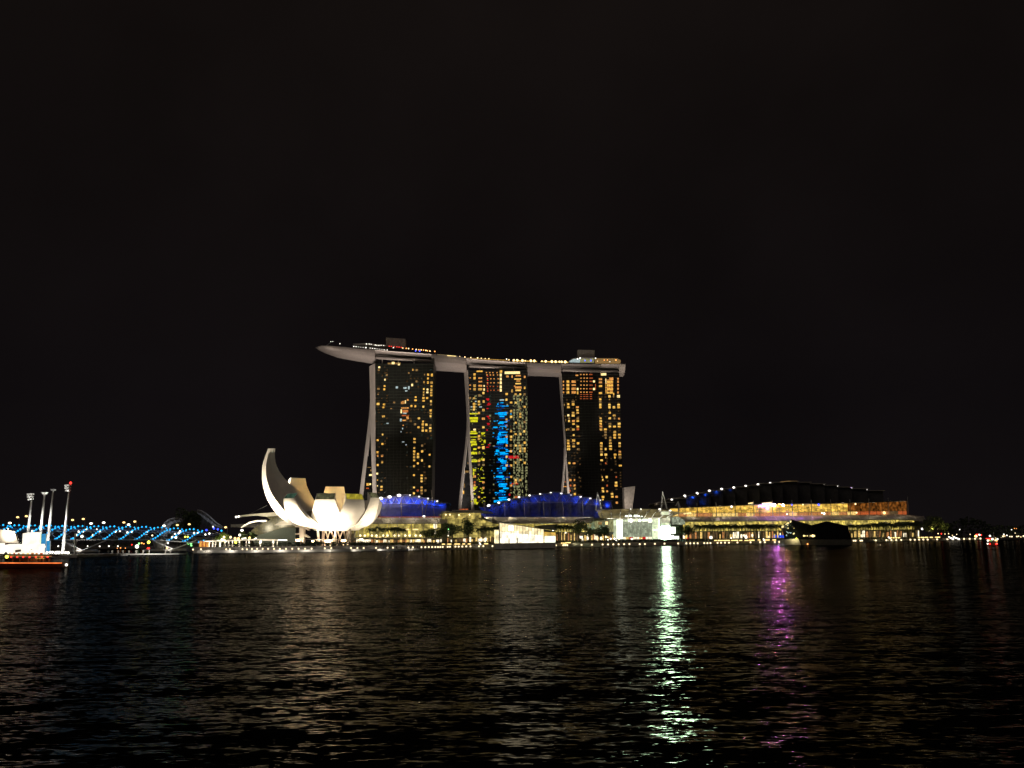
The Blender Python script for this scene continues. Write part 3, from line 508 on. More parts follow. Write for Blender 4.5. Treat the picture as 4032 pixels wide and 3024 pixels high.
for f, d, xs, y0, y1 in (('A', D1 + 2.5, (985, 1205, 1420), 385, 460), ('B', D2 + 2.5, (280, 520, 700), 465, 520), ('B', D3 + 2.5, (1480, 1660, 1860), 510, 550)):
    for x in xs:
        a = qa(f, x, y0, d); c = qa(f, x, y1, d); MB().tube([c, a], 0.6, 6).build('strut', M['white_panel'], deck)
for f, d, p in (('A', D1 + 14, [(1037, 100), (1302, 118), (1302, 235), (1037, 225)]), ('B', D3 + 14, [(1500, 243), (1710, 250), (1710, 345), (1500, 345)])):
    MB().prism([qa(f, x, y, d) for x, y in p], (0, 9, 0)).build('lift_house', M['concrete'], deck)
MB().prism([qa('A', x, y, D1 + 6) for x, y in ((590, 186), (760, 176), (1035, 204), (1035, 212), (590, 196))], (0, 14, 0)).build('bar_canopy', M['white_panel'], deck)
MB().prism([qa('B', x, y, D3 + 4) for x, y in ((1385, 386), (1440, 350), (1530, 340), (1735, 344), (1735, 349), (1450, 356))], (0, 12, 0)).build('club_canopy', M['white_panel'], deck)
MB().prism([qa('B', x, y, D3 + 5) for x, y in ((1400, 388), (1445, 357), (1530, 352), (1530, 392))], (0, 5, 0)).build('club_glass', M['cold'], deck)
MB().prism([qa('B', x, y, D3 + 5) for x, y in ((1535, 354), (1705, 354), (1705, 394), (1535, 392))], (0, 5, 0)).build('club_glass', M['olive'], deck)
MB().prism([qa('B', x, y, D3 + 5) for x, y in ((1725, 350), (1990, 352), (2035, 372), (2035, 396), (1725, 394))], (0, 9, 0)).build('restaurant_glass', M['warm_d'], deck)
MB().prism([qa('A', x, y, deck_d(1750) + 2) for x, y in ((1735, 328), (1990, 350), (1990, 357), (1735, 335))], (0, 1, 0)).build('pool_edge_light', M['warm_b'], deck)
DL = [('A', x, y, 'white_l', r) for x, y, r in ((285, 155, .7), (312, 154, .6), (410, 185, .8), (770, 188, 1.), (808, 188, .9), (835, 192, .8), (890, 202, 1.), (912, 207, .8), (940, 209, 1.), (970, 206, .9), (1005, 209, .8), (598, 222, 1.), (630, 224, .9), (663, 228, .6), (692, 232, .5), (725, 236, .6), (762, 238, 1.3), (820, 244, .9), (853, 247, .9), (885, 251, .9), (915, 255, .6), (948, 259, .6), (980, 261, .6), (1012, 265, .8), (1052, 269, .9), (1137, 238, 1.))]
DL += [('A', x, y, 'red_l', .8) for x, y in ((1080, 217), (1110, 220), (1150, 224), (1185, 228), (1215, 231), (1245, 234))]
DL += [('A', x, y, 'ember_l' if i % 2 else 'roof_l', .8) for i, (x, y) in enumerate(((1265, 243), (1312, 247), (1343, 250), (1398, 257), (1448, 262), (1482, 266), (1515, 268), (1547, 271), (1580, 275), (1600, 280), (1635, 285), (1700, 289)))]
DL += [('A', 1440, 282, 'blue_l', .9), ('A', 1495, 287, 'blue_l', .9), ('A', 2040, 361, 'roof_l', .8), ('A', 2110, 367, 'roof_l', .9), ('A', 2190, 373, 'roof_l', .7)]
DL += [('B', x, y, 'roof_l', r) for x, y, r in ((255, 345, .9), (300, 349, .6), (350, 353, .6), (395, 355, .7), (645, 370, .8), (705, 374, 1.5), (748, 375, 1.6), (812, 378, 1.7), (846, 380, .8), (917, 381, 1.7), (960, 383, 1.7), (1055, 386, .9), (1102, 388, 1.6), (1178, 391, 1.8), (1225, 392, 1.7), (1272, 392, 1.3), (1300, 394, 1.5), (1345, 395, 1.9))]
DL += [('B', 615, 360, 'white_l', 1.1), ('B', 1498, 358, 'white_l', 1.4), ('B', 1530, 348, 'white_l', 1.6), ('B', 1722, 350, 'white_l', 1.2), ('B', 1590, 378, 'blue_l', .9), ('B', 1665, 378, 'blue_l', 1.1), ('B', 1745, 385, 'roof_l', .5), ('B', 1830, 372, 'ember_l', .7), ('B', 1975, 372, 'ember_l', 1.), ('B', 1900, 393, 'white_l', .7), ('B', 1870, 370, 'ember_l', .6)]
for f, x, y, mt, r in DL:
    px, py = q(f, x, y); MB().ball(at(px, py, deck_d(px) + 3), r * (0.5 if mt in ('white_l', 'red_l') else 0.78), 8, 5).build('lamp', M[mt], deck)
for f, x0, x1, yy in (('B', 690, 990, ((690, 381), (990, 389))), ('B', 1040, 1380, ((1040, 391), (1380, 400))), ('B', 0, 640, ((0, 341), (640, 376)))):
    n_ = 8; pts = [q(f, x0 + (x1 - x0) * k / n_, interp(x0 + (x1 - x0) * k / n_, yy)) for k in range(n_ + 1)]
    MB().tube([at(a, c, deck_d(a) + 3.5) for a, c in pts], .5 if x0 else .3, 5).build('deck_halo_strip', M['warm_y'] if x0 else M['warm_g'], deck)  # added glowing strip draws the soft halo around the roof lamps
# crane boom behind the viewing deck
MB().tube([qa('A', 230, 205, 800), qa('A', 300, 158, 800), qa('A', 330, 152, 800)], 0.25, 5).build('crane_arm', M['steel'], deck)

# ================================================================== LOTUS MUSEUM
mc = qa('3', 1250, 1235, 562); MZ = mc.z
mus = thing('lotus_museum', 'white lotus shaped museum with upturned petals, floodlit beside the water', 'museum', (mc.x, mc.y, LAND_Z))
def petal(phi, A, B, amax, span, w_tip, w_max, th=2.6, r0=13.0, tip=3.6, sky=None, taper=0.55, n=16, zoff=0.0, lit='petal', thin=None, vdir=None, wz=None, near=None):
    ph = math.radians(phi); u = Vector((math.sin(ph), -math.cos(ph), 0)); v = Vector((math.cos(ph), math.sin(ph), 0)) if vdir is None else Vector(vdir).normalized(); rings = []
    am = math.radians(amax)
    for i in range(n + 1):
        s = i / n; a = am * s; r = r0 + A * max(0, math.sin(a)) ** .93; z = MZ + zoff + B * (1 - math.cos(a))
        tr, tz = A * math.cos(a), B * math.sin(a); L = math.hypot(tr, tz) or 1; nr, nzv = -tz / L, tr / L      # inward normal
        w = min(r * math.radians(span), w_max, w_max + (w_tip - w_max) * max(0, (s - taper) / (1 - taper)))
        if wz: w = interp(z - MZ, wz)
        sh = 0.0 if near is None else min(w / 2, near * 1.25 * w / (w + near)) - w / 2
        t = th * (0.6 + 0.4 * s) if thin is None else th * (0.45 + 0.55 * min(1, s * 3)) * (1 - (1 - thin) * max(0, (s - .45) / .55)); ri, zi = r + nr * t, z + nzv * t
        if i == n: zi += tip * 0.9; ri -= 0.4
        bow = 0.05 * w
        O = [mc * 0 + Vector((mc.x, mc.y, 0)) + u * rr + v * (tt + sh) + Vector((0, 0, zz)) for rr, tt, zz in
             ((r - bow, -w / 2, z), (r - bow * .25, -w / 4, z), (r, 0, z), (r - bow * .25, w / 4, z), (r - bow, w / 2, z), (ri - bow * .6, w / 2 * .96, zi), (ri, 0, zi), (ri - bow * .6, -w / 2 * .96, zi))]
        rings.append(O)
    b = MB(); b.loft(rings); o = b.build('petal', M[lit], mus)
    for p in o.data.polygons: p.use_smooth = False
    if sky:
        R = rings[-1]; q4 = [R[0], R[4], R[5], R[7]]; c = sum(q4, Vector()) / 4; nn = (q4[1] - q4[0]).cross(q4[3] - q4[0]).normalized()
        if nn.dot(u) < 0: nn = -nn
        f = [c + (p - c) * 0.91 + nn * 0.14 for p in R]
        MB().prism(f, -nn * 0.3).build('skylight', M[sky], o)
    return o
petal(-104, 41, 42.5, 108, 46, 6.5, 28, 5.4, tip=0.5, n=26, thin=0.3, vdir=(-.80, -.60, 0), near=5.0, wz=[(0, 15), (8, 27), (17, 29), (22, 25), (27, 20), (33, 14.5), (40, 10), (48, 6), (56, 3.5)])
petal(-122, 38, 30, 60, 34, 9, 14, 2.6, tip=2.0)
petal(-131, 38, 36, 88, 38, 13, 30, 2.4, tip=2.0, taper=.35, near=7.0)
petal(-164, 23, 32, 84, 50, 13.5, 27, 2.4, tip=1.5, taper=.45)
petal(148, 19, 22, 80, 34, 11, 16, 2.4, tip=1.5)
petal(112, 17, 21, 80, 34, 10, 15, 2.4, tip=1.5)
petal(-41, 26.5, 24, 78, 46, 12.2, 21, 2.4, sky='skylight_g', tip=3.0, taper=.5)
petal(-6, 14.5, 24, 76, 52, 13.2, 22.0, 2.4, sky='skylight_o', tip=4.2, taper=.5)
petal(35, 16, 24, 76, 48, 12.5, 20, 2.4, sky='skylight_y', tip=3.8, taper=.5)
petal(67, 17, 24.5, 79, 40, 10.5, 16, 2.4, sky='skylight_o', tip=3.6, taper=.5)
b = MB(); b.loft([[Vector((mc.x + rr * math.cos(2 * PI * k / 28), mc.y + 3 + rr * math.sin(2 * PI * k / 28), zz)) for k in range(28)] for rr, zz in ((9, MZ + .4), (17, MZ + 2.5), (20.5, MZ + 7), (21, MZ + 11.5), (19.5, MZ + 11.5), (12, MZ + 9))]); b.build('bowl_filler', M['bowl'], mus)  # added dish; its dark brown stands in for the shaded petal sides
b = MB(); b.loft([[Vector((mc.x + rr * math.cos(2 * PI * k / 24), mc.y + rr * math.sin(2 * PI * k / 24), zz)) for k in range(24)] for rr, zz in ((9, MZ - 1.4), (14.5, MZ - 1.0), (16.5, MZ + 0.3), (9, MZ + 2.5))]); b.build('base_ring', M['petal'], mus)
b = MB()
for k in range(14):
    a0 = 2 * PI * k / 14; a1 = a0 + 0.5
    for s in (1, -1):
        p0 = Vector((mc.x + 9.5 * math.cos(a0), mc.y + 9.5 * math.sin(a0), LAND_Z)); p1 = Vector((mc.x + 9.5 * math.cos(a0 + s * 0.45), mc.y + 9.5 * math.sin(a0 + s * 0.45), MZ - 0.4))
        b.tube([p0, p1], 0.38, 6)
b.build('diagrid', M['rose'], mus)
for x0, y0, x1, y1, d in ((975, 1170, 992, 1425, 546), (1236, 1160, 1222, 1425, 544), (1448, 1150, 1402, 1405, 550), (1515, 1190, 1478, 1400, 566)):
    MB().tube([qa('3', x1, y1, d), qa('3', x0, y0, d + 2)], [1.0, 0.55], 8).build('leg', M['concrete'], mus)
st_ = thing('stair_tower', 'white stair tower with cantilevered landings under the tall museum petal', 'stair tower', qa('3', 748, 1430, 552))
MB().prism([qa('3', x, y, 552) for x, y in ((716, 1135), (782, 1150), (782, 1440), (716, 1440))], (0, 4, 0)).build('shaft', M['white_panel'], st_)
for y in (1205, 1310, 1412): MB().prism([qa('3', x, y + yy, 551) for x, yy in ((655, -8), (716, -10), (716, 4), (655, 4))], (0, 5, 0)).build('landing', M['white_panel'], st_)
for y in (1250, 1355): MB().prism([qa('3', x, y + yy, 551) for x, yy in ((782, -50), (845, -6), (845, 8), (782, -18))], (0, 5, 0)).build('stair_flight', M['white_panel'], st_)
# floodlights round the foot of the museum
for phi, r, pw, aim_r, aim_z in ((-62, 50, 430000, 30, 17), (-44, 46, 480000, 30, 17), (-12, 36, 160000, 17, 14), (4, 34, 85000, 17, 11), (40, 34, 18000, 18, 10), (74, 38, 52000, 26, 13)):
    a = math.radians(phi); ux, uy = math.sin(a), -math.cos(a)
    spot_light('museum_floodlight', (mc.x + ux * r, mc.y + uy * r, 5.0), (mc.x + ux * aim_r * .8, mc.y + uy * aim_r * .8, MZ + aim_z), pw * 1.25, (1.0, 0.82, 0.58), 58 if phi < -30 else 80)
for (lx, ly, lz), (ax, ay, az), pw in (((-74, -4, 4), (-52, 10, 22), 700000), ((-76, -3, 4), (-54, 10, 44), 460000)):
    spot_light('museum_floodlight', (mc.x + lx, mc.y + ly, lz), (mc.x + ax, mc.y + ay, az), pw * 1.5, (1.0, 0.84, 0.62), 60)
spot_light('museum_oculus_light', (mc.x + 2, mc.y + 4, MZ + 14), (mc.x - 26, mc.y + 32, MZ + 26), 60000, (1.0, 0.60, 0.20), 44)
spot_light('museum_oculus_light', (mc.x + 1, mc.y + 4, MZ + 14), (mc.x - 2, mc.y + 34, MZ + 24), 40000, (1.0, 0.66, 0.26), 70)
for phi, r, pw in ((-62, 24, 2500), (-40, 23, 3000), (-20, 22, 5000), (0, 21, 6000), (18, 21, 7000), (40, 22, 2500), (66, 23, 2500)):
    a = math.radians(phi); ux, uy = math.sin(a), -math.cos(a)
    spot_light('bowl_uplight', (mc.x + ux * r, mc.y + uy * r, LAND_Z + 1.5), (mc.x + ux * 19, mc.y + uy * 19, MZ + 5), pw, (1.0, 0.82, 0.56), 100)
for k in range(3): point_light('diagrid_light', (mc.x + (-8, 0, 8)[k], mc.y - 13, LAND_Z + 1.0), 1500, (1.0, 0.75, 0.55), 0.3)
for x, y, w, h in ((1120, 1414, 76, 26), (1345, 1404, 50, 20), (692, 1396, 44, 22), (905, 1410, 24, 14)):
    a = qa('3', x - w / 2, y - h / 2, 540); c = qa('3', x + w / 2, y + h / 2, 540); MB().box((a.x, 540, c.z), (c.x, 541, a.z)).build('flood_fixture', M['flood'], mus)
# floodlights for tower ends and deck underside
for f, x, y, d in (('T1', 110, 900, D1), ('T2', 110, 900, D2), ('T3', 180, 900, D3)):
    a = qa(f, x, y, d)
    for zz, pw in ((60, 60000), (150, 60000)): spot_light('end_wall_floodlight', (a.x - (55 if f == 'T1' else 14), d - 30, 36), (a.x, d + 15, zz), pw * 3.2, (1.0, 0.84, 0.72), 60)
for px in (1330, 1500, 1700, 1900, 2100, 2280, 2440):
    a = at(px, 1480, deck_d(px)); spot_light('deck_floodlight', (a.x, a.y - 95, 33), (a.x, a.y + 6, a.z), 380000, (1.0, 0.80, 0.66), 40)

# ================================================================== SHOPPING ARCADE ALONG THE SHORE
def strip_roof(name, f, xs, eave, mid, ridge, dE, dM, dR, parent, mat='roof_grey', thick=0.5):
    """Curved roof: eave, middle and ridge lines (zoom y as functions of x) at their own distances."""
    b = MB(); rings = []
    for x in xs:
        px = q(f, x, 0)[0]; row = []
        for ln, d in ((eave, dE), (mid, dM), (ridge, dR)):
            dd = d(px) if callable(d) else d; row.append(qa(f, x, interp(x, ln), dd))
        rings.append(row + [p - Vector((0, 0, thick)) for p in reversed(row)])
    b.loft(rings); return b.build(name, M[mat], parent)
def roof_seams(f, pairs, dE, dM, dR, parent, r=0.16):
    for (x0, y0), (x1, y1), (x2, y2) in pairs:
        def D(d, x): return d(q(f, x, 0)[0]) if callable(d) else d
        MB().tube([qa(f, x0, y0, D(dE, x0) - .2) + Vector((0, 0, .25)), qa(f, x1, y1, D(dM, x1)) + Vector((0, 0, .25)), qa(f, x2, y2, D(dR, x2)) + Vector((0, 0, .25))], r, 5).build('roof_seam', M['white_steel'], parent)
def wall_bays(f, x0, x1, top, bot, d, n, parent, mat, name='window', gap=0.12):
    for i in range(n):
        xa = x0 + (x1 - x0) * i / n; xb = x0 + (x1 - x0) * (i + 1) / n
        def D(x): return d(q(f, x, 0)[0]) if callable(d) else d
        p = [qa(f, xa, interp(xa, top), D(xa)), qa(f, xb, interp(xb, top), D(xb)), qa(f, xb, interp(xb, bot), D(xb)), qa(f, xa, interp(xa, bot), D(xa))]
        for k in (1, 2): p[k] = p[k] - Vector((gap, 0, 0))
        mt = mat if isinstance(mat, str) else mat[i % len(mat)]
        MB().prism(p, (0, 0.6, 0)).build(name, M[mt], parent)
def posts(f, xs, top, bot, d, parent, r=0.25, mat='concrete', name='column'):
    for x in xs:
        dd = d(q(f, x, 0)[0]) if callable(d) else d
        MB().tube([qa(f, x, interp(x, bot), dd), qa(f, x, interp(x, top), dd)], r, 6).build(name, M[mat], parent)
def shops(f, x0, x1, y0, y1, d, parent, rnd, wmin=9, wmax=34, pal=None):
    """Shop fronts at ground level: bright and dim bays, each its own window, with dark piers between."""
    pal = pal or ['shop_w'] * 4 + ['shop_y'] * 7 + ['shop_o'] * 5 + ['shop_d'] * 7
    x = x0
    while x < x1:
        w = rnd.uniform(wmin, wmax); dd = d(q(f, x, 0)[0]) if callable(d) else d
        ya = interp(x, y0) if isinstance(y0, list) else y0; yb = interp(x, y1) if isinstance(y1, list) else y1
        t = ya + (yb - ya) * rnd.choice((0, 0, 0.1, 0.25, 0.4)); m = rnd.choice(pal)
        MB().prism([qa(f, x, t, dd), qa(f, min(x + w, x1), t, dd), qa(f, min(x + w, x1), yb, dd), qa(f, x, yb, dd)], (0, 0.5, 0)).build('shop_window', M[m], parent)
        x += w + rnd.uniform(1.5, 9)
def body(f, x0, x1, ytop, d, depth, parent, mat='dark_stone', name='body'):
    """The mass of the building behind its glass, down to the ground."""
    b = MB(); n = 6; rings = []
    for i in range(n + 1):
        x = x0 + (x1 - x0) * i / n; px = q(f, x, 0)[0]; dd = (d(px) if callable(d) else d) + 6
        T = qa(f, x, interp(x, ytop) if isinstance(ytop, list) else ytop, dd)
        rings.append([Vector((T.x, dd, LAND_Z)), T, Vector((T.x, dd + depth, T.z)), Vector((T.x, dd + depth, LAND_Z))])
    b.loft(rings); return b.build(name, M[mat], parent)
rs = random.Random(21)

# --- west arcade behind the museum
D_A = 592
arc = thing('shopping_arcade', 'low arcade with grey barrel roof and yellow glass behind the museum', 'arcade', qa('4', 650, 950, D_A))
strip_roof('roof', '4', [-80, 60, 200, 500, 800, 1100, 1250, 1335], [(-80, 668), (1100, 662), (1335, 664)], [(-80, 618), (1335, 612)], [(-80, 576), (1100, 574), (1250, 577), (1335, 600)], 586, 596, 628, arc)
roof_seams('4', [((x, 661), (x - 38, 612), (x - 62, 577)) for x in (270, 410, 555, 700, 890, 1065, 1215)], 586, 596, 628, arc)
wall_bays('4', -40, 1240, [(-40, 668), (1240, 666)], [(-40, 868), (1240, 872)], D_A, 16, arc, ['mall_glass', 'mall_glass', 'mall_glass_b', 'mall_glass'])
posts('4', [40, 205, 330, 480, 612, 812, 985, 1165], [(0, 668), (1240, 668)], [(0, 872), (1240, 874)], D_A - 0.8, arc, 0.30, 'white_panel')
MB().prism([qa('4', x, y, 584) for x, y in ((-60, 870), (1250, 872), (1250, 882), (-60, 880))], (0, 8, 0)).build('canopy', M['concrete'], arc)
shops('4', -40, 1250, [(-40, 888), (1250, 886)], [(-40, 945), (1250, 948)], D_A, arc, rs)
for x, y, w, h, m in ((1155, 700, 52, 80, 'shop_w'), (1157, 790, 22, 60, 'shop_w'), (715, 755, 130, 22, 'warm_b'), (870, 755, 80, 20, 'warm_b'), (330, 866, 80, 10, 'warm_b'), (430, 866, 40, 8, 'warm_b'), (105, 920, 118, 40, 'shop_w'), (905, 915, 85, 52, 'shop_w'), (1200, 928, 60, 50, 'shop_w')):
    MB().prism([qa('4', x + a * w / 2, y + c * h / 2, D_A - 0.7) for a, c in ((-1, -1), (1, -1), (1, 1), (-1, 1))], (0, 0.5, 0)).build('bright_window', M[m], arc)
for x in (68, 135, 237, 303, 400, 465, 563, 632, 722, 785, 872, 941): MB().ball(qa('4', x, 843, 588), 0.75).build('downlight', M['prom_l'], arc)
for x, y in ((305, 562), (992, 563)): MB().ball(qa('4', x, y, 620), 1.0, sz=.6).build('roof_lamp', M['white_l'], arc)
body('4', -60, 1330, [(-60, 610), (1330, 612)], D_A, 40, arc)
MB().prism([qa('4', x, y, 625) for x, y in ((200, 570), (1230, 570), (1230, 576), (200, 576))], (0, 2, 0)).build('parapet', M['ember'], arc)

# --- glazed entrance hall between the arcades
D_B = 600
lan = thing('glass_entrance_hall', 'square yellow glass hall rising between two grey barrel roofs', 'entrance hall', qa('4', 1550, 950, D_B))
wall_bays('4', 1250, 1822, [(1250, 516), (1822, 516)], [(1250, 604), (1822, 604)], D_B, 8, lan, 'box_glass')
b = MB(); b.prism([qa('4', x, y, D_B - 6) for x, y in ((1195, 545), (1250, 500), (1310, 484), (1400, 490), (1420, 505), (1825, 505), (1825, 513), (1420, 513), (1300, 498), (1205, 560))], (0, 30, 0)); b.build('roof', M['roof_grey'], lan)
MB().prism([qa('4', x, y, D_B - 4) for x, y in ((1400, 472), (1840, 478), (1990, 504), (1990, 514), (1830, 508), (1400, 488))], (0, 24, 0)).build('upper_roof', M['roof_grey'], lan)
wall_bays('4', 1335, 2075, [(1335, 604), (1840, 606), (1930, 640), (2075, 690)], [(1335, 700), (2075, 700)], D_B - 2, 10, lan, 'mall_glass')
wall_bays('4', 1240, 2060, [(1240, 706), (2060, 706)], [(1240, 872), (2060, 872)], D_B, 10, lan, ['mall_glass', 'lattice', 'mall_glass'])
shops('4', 1250, 2080, [(1250, 880), (2080, 850)], [(1250, 948), (2080, 945)], D_B, lan, rs)
for x, y, w, h, m in ((1820, 912, 90, 48, 'shop_w'), (1356, 740, 26, 40, 'green_l'), (1350, 800, 30, 46, 'shop_w'), (1345, 845, 14, 20, 'shop_w')):
    MB().prism([qa('4', x + a * w / 2, y + c * h / 2, D_B - 0.7) for a, c in ((-1, -1), (1, -1), (1, 1), (-1, 1))], (0, 0.5, 0)).build('bright_window', M[m], lan)
for k in range(4):
    x = 1300 + k * 145; MB().tube([qa('4', x, 600, D_B - 1), qa('4', x + 62, 540, D_B - 1)], 0.22, 5).build('brace', M['concrete'], lan)
for x, y in ((1370, 540), (1500, 545), (1655, 540), (1310, 540)): MB().ball(qa('4', x, y, D_B - 1.2), 0.6).build('lamp', M['roof_l'], lan)
body('4', 1250, 2070, [(1250, 516), (1822, 516), (1850, 610), (2070, 690)], D_B, 30, lan)

# --- middle arcade
def d_m(px): return 604 + (px - 1900) * (700 - 604) / (2345 - 1900)
def off(fn, k): return lambda px: fn(px) + k
mid = thing('shopping_arcade', 'low arcade with grey barrel roof behind the white glass pavilion', 'arcade', qa('5', 900, 930, 650))
strip_roof('roof', '5', [-60, 60, 130, 500, 900, 1300, 1500, 1560, 1610], [(-60, 590), (60, 640), (130, 664), (1500, 660), (1560, 640), (1610, 600)], [(-60, 582), (130, 615), (1500, 612), (1610, 585)], [(-60, 574), (1610, 572)], off(d_m, -6), off(d_m, 4), off(d_m, 36), mid)
roof_seams('5', [((x, 660), (x - 42, 614), (x - 72, 574)) for x in (215, 405, 555, 692, 830, 975, 1113, 1255)] + [((1545, 650), (1590, 580), (1615, 612))], off(d_m, -6), off(d_m, 4), off(d_m, 36), mid)
wall_bays('5', 100, 1560, [(100, 666), (1560, 662)], [(100, 790), (1560, 790)], d_m, 18, mid, ['mall_glass', 'mall_glass_b', 'mall_glass'])
wall_bays('5', 1560, 1905, [(1560, 640), (1905, 610)], [(1560, 790), (1905, 790)], d_m, 5, mid, ['lattice', 'olive', 'lattice'])
MB().prism([qa('5', x, y, d_m(2170) - 14) for x, y in ((700, 716), (880, 690), (1090, 678), (1080, 770), (985, 760))], (0, 10, 0)).build('dark_awning', M['dark_stone'], mid)
shops('5', -30, 180, [(-30, 850), (180, 850)], [(-30, 930), (180, 930)], d_m, mid, rs)
shops('5', 1075, 1905, [(1075, 795), (1905, 830)], [(1075, 925), (1905, 915)], d_m, mid, rs, 6, 26)
for x, y, w, h, m in ((1430, 868, 50, 34, 'shop_w'), (1448, 905, 30, 40, 'shop_w'), (1660, 880, 30, 80, 'shop_w'), (1725, 890, 30, 30, 'shop_w'), (1800, 862, 50, 30, 'warm_b'), (1210, 802, 30, 24, 'shop_w'), (1560, 700, 20, 30, 'warm_d'), (1690, 665, 90, 40, 'warm_d'), (1795, 662, 50, 44, 'warm_b')):
    px = q('5', x, 0)[0]; MB().prism([qa('5', x + a * w / 2, y + c * h / 2, d_m(px) - 0.7) for a, c in ((-1, -1), (1, -1), (1, 1), (-1, 1))], (0, 0.5, 0)).build('bright_window', M[m], mid)
body('5', 20, 1900, [(20, 612), (1560, 612), (1620, 560), (1900, 610)], d_m, 40, mid)

# --- bright entrance atrium under a ribbed canopy
D_T = 712
atr_ = thing('entrance_atrium', 'brilliant white green glass entrance under a ribbed brown canopy', 'entrance', qa('6', 540, 900, D_T))
b = MB(); cab = [(-10, 505, 605), (90, 500, 612), (200, 497, 616), (320, 492, 618), (450, 489, 616), (580, 490, 614), (720, 492, 612), (845, 498, 610), (985, 512, 606), (1100, 532, 590), (1160, 545, 560)]
rings = []
for x, yt, yb in cab:
    xb = x - (x - 400) * 0.13
    e, m_, r = qa('6', xb, yb, D_T - 10), qa('6', (x + xb) / 2, (yt + yb) / 2 - 8, D_T - 4), qa('6', x, yt, D_T + 16)
    rings.append([e, m_, r, r - Vector((0, 0, .4)), m_ - Vector((0, 0, .4)), e - Vector((0, 0, .4))])
b.loft(rings); b.build('canopy', M['canopy_glass'], atr_)
for x, yt, yb in ((62, 520, 606), (188, 508, 612), (318, 497, 612), (448, 492, 607), (582, 492, 607), (722, 492, 608), (842, 500, 608), (985, 514, 606), (1100, 534, 604)):
    xb = x + 10 if x < 200 else x - (x - 300) * 0.20
    MB().tube([qa('6', xb, yb, D_T - 10.6), qa('6', (x * .45 + xb * .55), (yt * .62 + yb * .38), D_T - 4.8), qa('6', x, yt, D_T + 15)], 0.38, 6).build('canopy_rib', M['white_steel'], atr_)
MB().prism([qa('6', x, y, D_T - 11) for x, y in ((100, 618), (860, 606), (860, 614), (100, 626))], (0, 2, 0)).build('gutter', M['concrete'], atr_)
wall_bays('6', 225, 350, [(225, 634), (350, 630)], [(225, 892), (350, 892)], D_T, 3, atr_, ['atrium', 'atrium_hot', 'atrium_hot'], 'glass_panel')
wall_bays('6', 350, 745, [(350, 630), (745, 622)], [(350, 660), (745, 655)], D_T, 6, atr_, ['atrium', 'atrium_hot', 'atrium'], 'glass_panel')
wall_bays('6', 350, 745, [(350, 660), (745, 655)], [(350, 866), (745, 862)], D_T + 6, 7, atr_, 'atrium_dim', 'lattice_screen')
wall_bays('6', 350, 745, [(350, 868), (745, 864)], [(350, 896), (745, 894)], D_T, 9, atr_, ['shop_w', 'shop_y', 'red', 'shop_w'], 'glass_panel')
wall_bays('6', 745, 862, [(745, 622), (862, 616)], [(745, 892), (862, 892)], D_T, 3, atr_, ['atrium', 'atrium', 'atrium_hot'], 'glass_panel')
for x in (350, 420, 485, 535, 590, 690, 740): MB().tube([qa('6', x, 896, D_T - .6), qa('6', x, 634, D_T - .6)], 0.22, 5).build('mullion', M['white_steel'], atr_)
for x, y, r in ((458, 646, 1.6), (572, 644, 1.1), (712, 645, 1.8)): MB().ball(qa('6', x, y, D_T - 1.5), r).build('lamp', M['white_l'], atr_)
for x, y, w, h in ((400, 586, 50, 22), (450, 582, 46, 26), (520, 582, 60, 26), (560, 586, 46, 22), (605, 590, 30, 14)):
    MB().prism([qa('6', x + a * w / 2, y + c * h / 2, D_T - 9) for a, c in ((-1, .8), (-.6, -1), (.6, -1), (1, .8))], (0, 0.4, 0)).build('upper_window', M['atrium_hot'], atr_)
MB().prism([qa('6', x, y, D_T - 6) for x, y in ((856, 520), (985, 520), (985, 730), (980, 898), (990, 898), (992, 520), (998, 898), (862, 898), (862, 730), (856, 722))][:3] + [qa('6', 985, 900, D_T - 6), qa('6', 858, 900, D_T - 6)], (0, 10, 0)).build('tower_block', M['pale_concrete'], atr_)
MB().prism([qa('6', x, y, D_T - 6.6) for x, y in ((870, 528), (960, 528), (960, 568), (870, 568))], (0, 0.5, 0)).build('glass_panel', M['atrium'], atr_)
MB().prism([qa('6', x, y, D_T - 6.6) for x, y in ((878, 676), (965, 676), (965, 712), (878, 712))], (0, 0.5, 0)).build('glass_panel', M['atrium'], atr_)
MB().prism([qa('6', x, y, D_T - 6.8) for x, y in ((866, 734), (976, 734), (980, 894), (868, 894))], (0, 0.6, 0)).build('doorway', M['hot_white'], atr_)
for (x, y), w, h in (((1025, 775), 60, 90), ((1010, 870), 44, 60), ((1070, 875), 62, 44), ((800, 772), 90, 24)):
    MB().prism([qa('6', x + a * w / 2, y + c * h / 2, D_T - 1) for a, c in ((-1, -1), (1, -1), (1, 1), (-1, 1))], (0, 0.5, 0)).build('bright_window', M['atrium_hot'], atr_)
body('6', 60, 1000, [(60, 600), (1000, 560)], D_T + 8, 34, atr_)
for x in (452, 590, 850, 835, 975, 988): MB().ball(qa('6', x, 494 if x < 900 else 512, D_T + 14), 0.6).build('lamp', M['white_l'], atr_)

for x in (200, 330, 455, 585, 700, 800, 900, 1000):
    a = qa('6', x - 20, 612, D_T - 16); spot_light('rib_fill', a, qa('6', x, 500, D_T + 8), 3500, (1, .96, .74), 100, .2)  # spots added to brighten the ribs in place of the canopy's glow
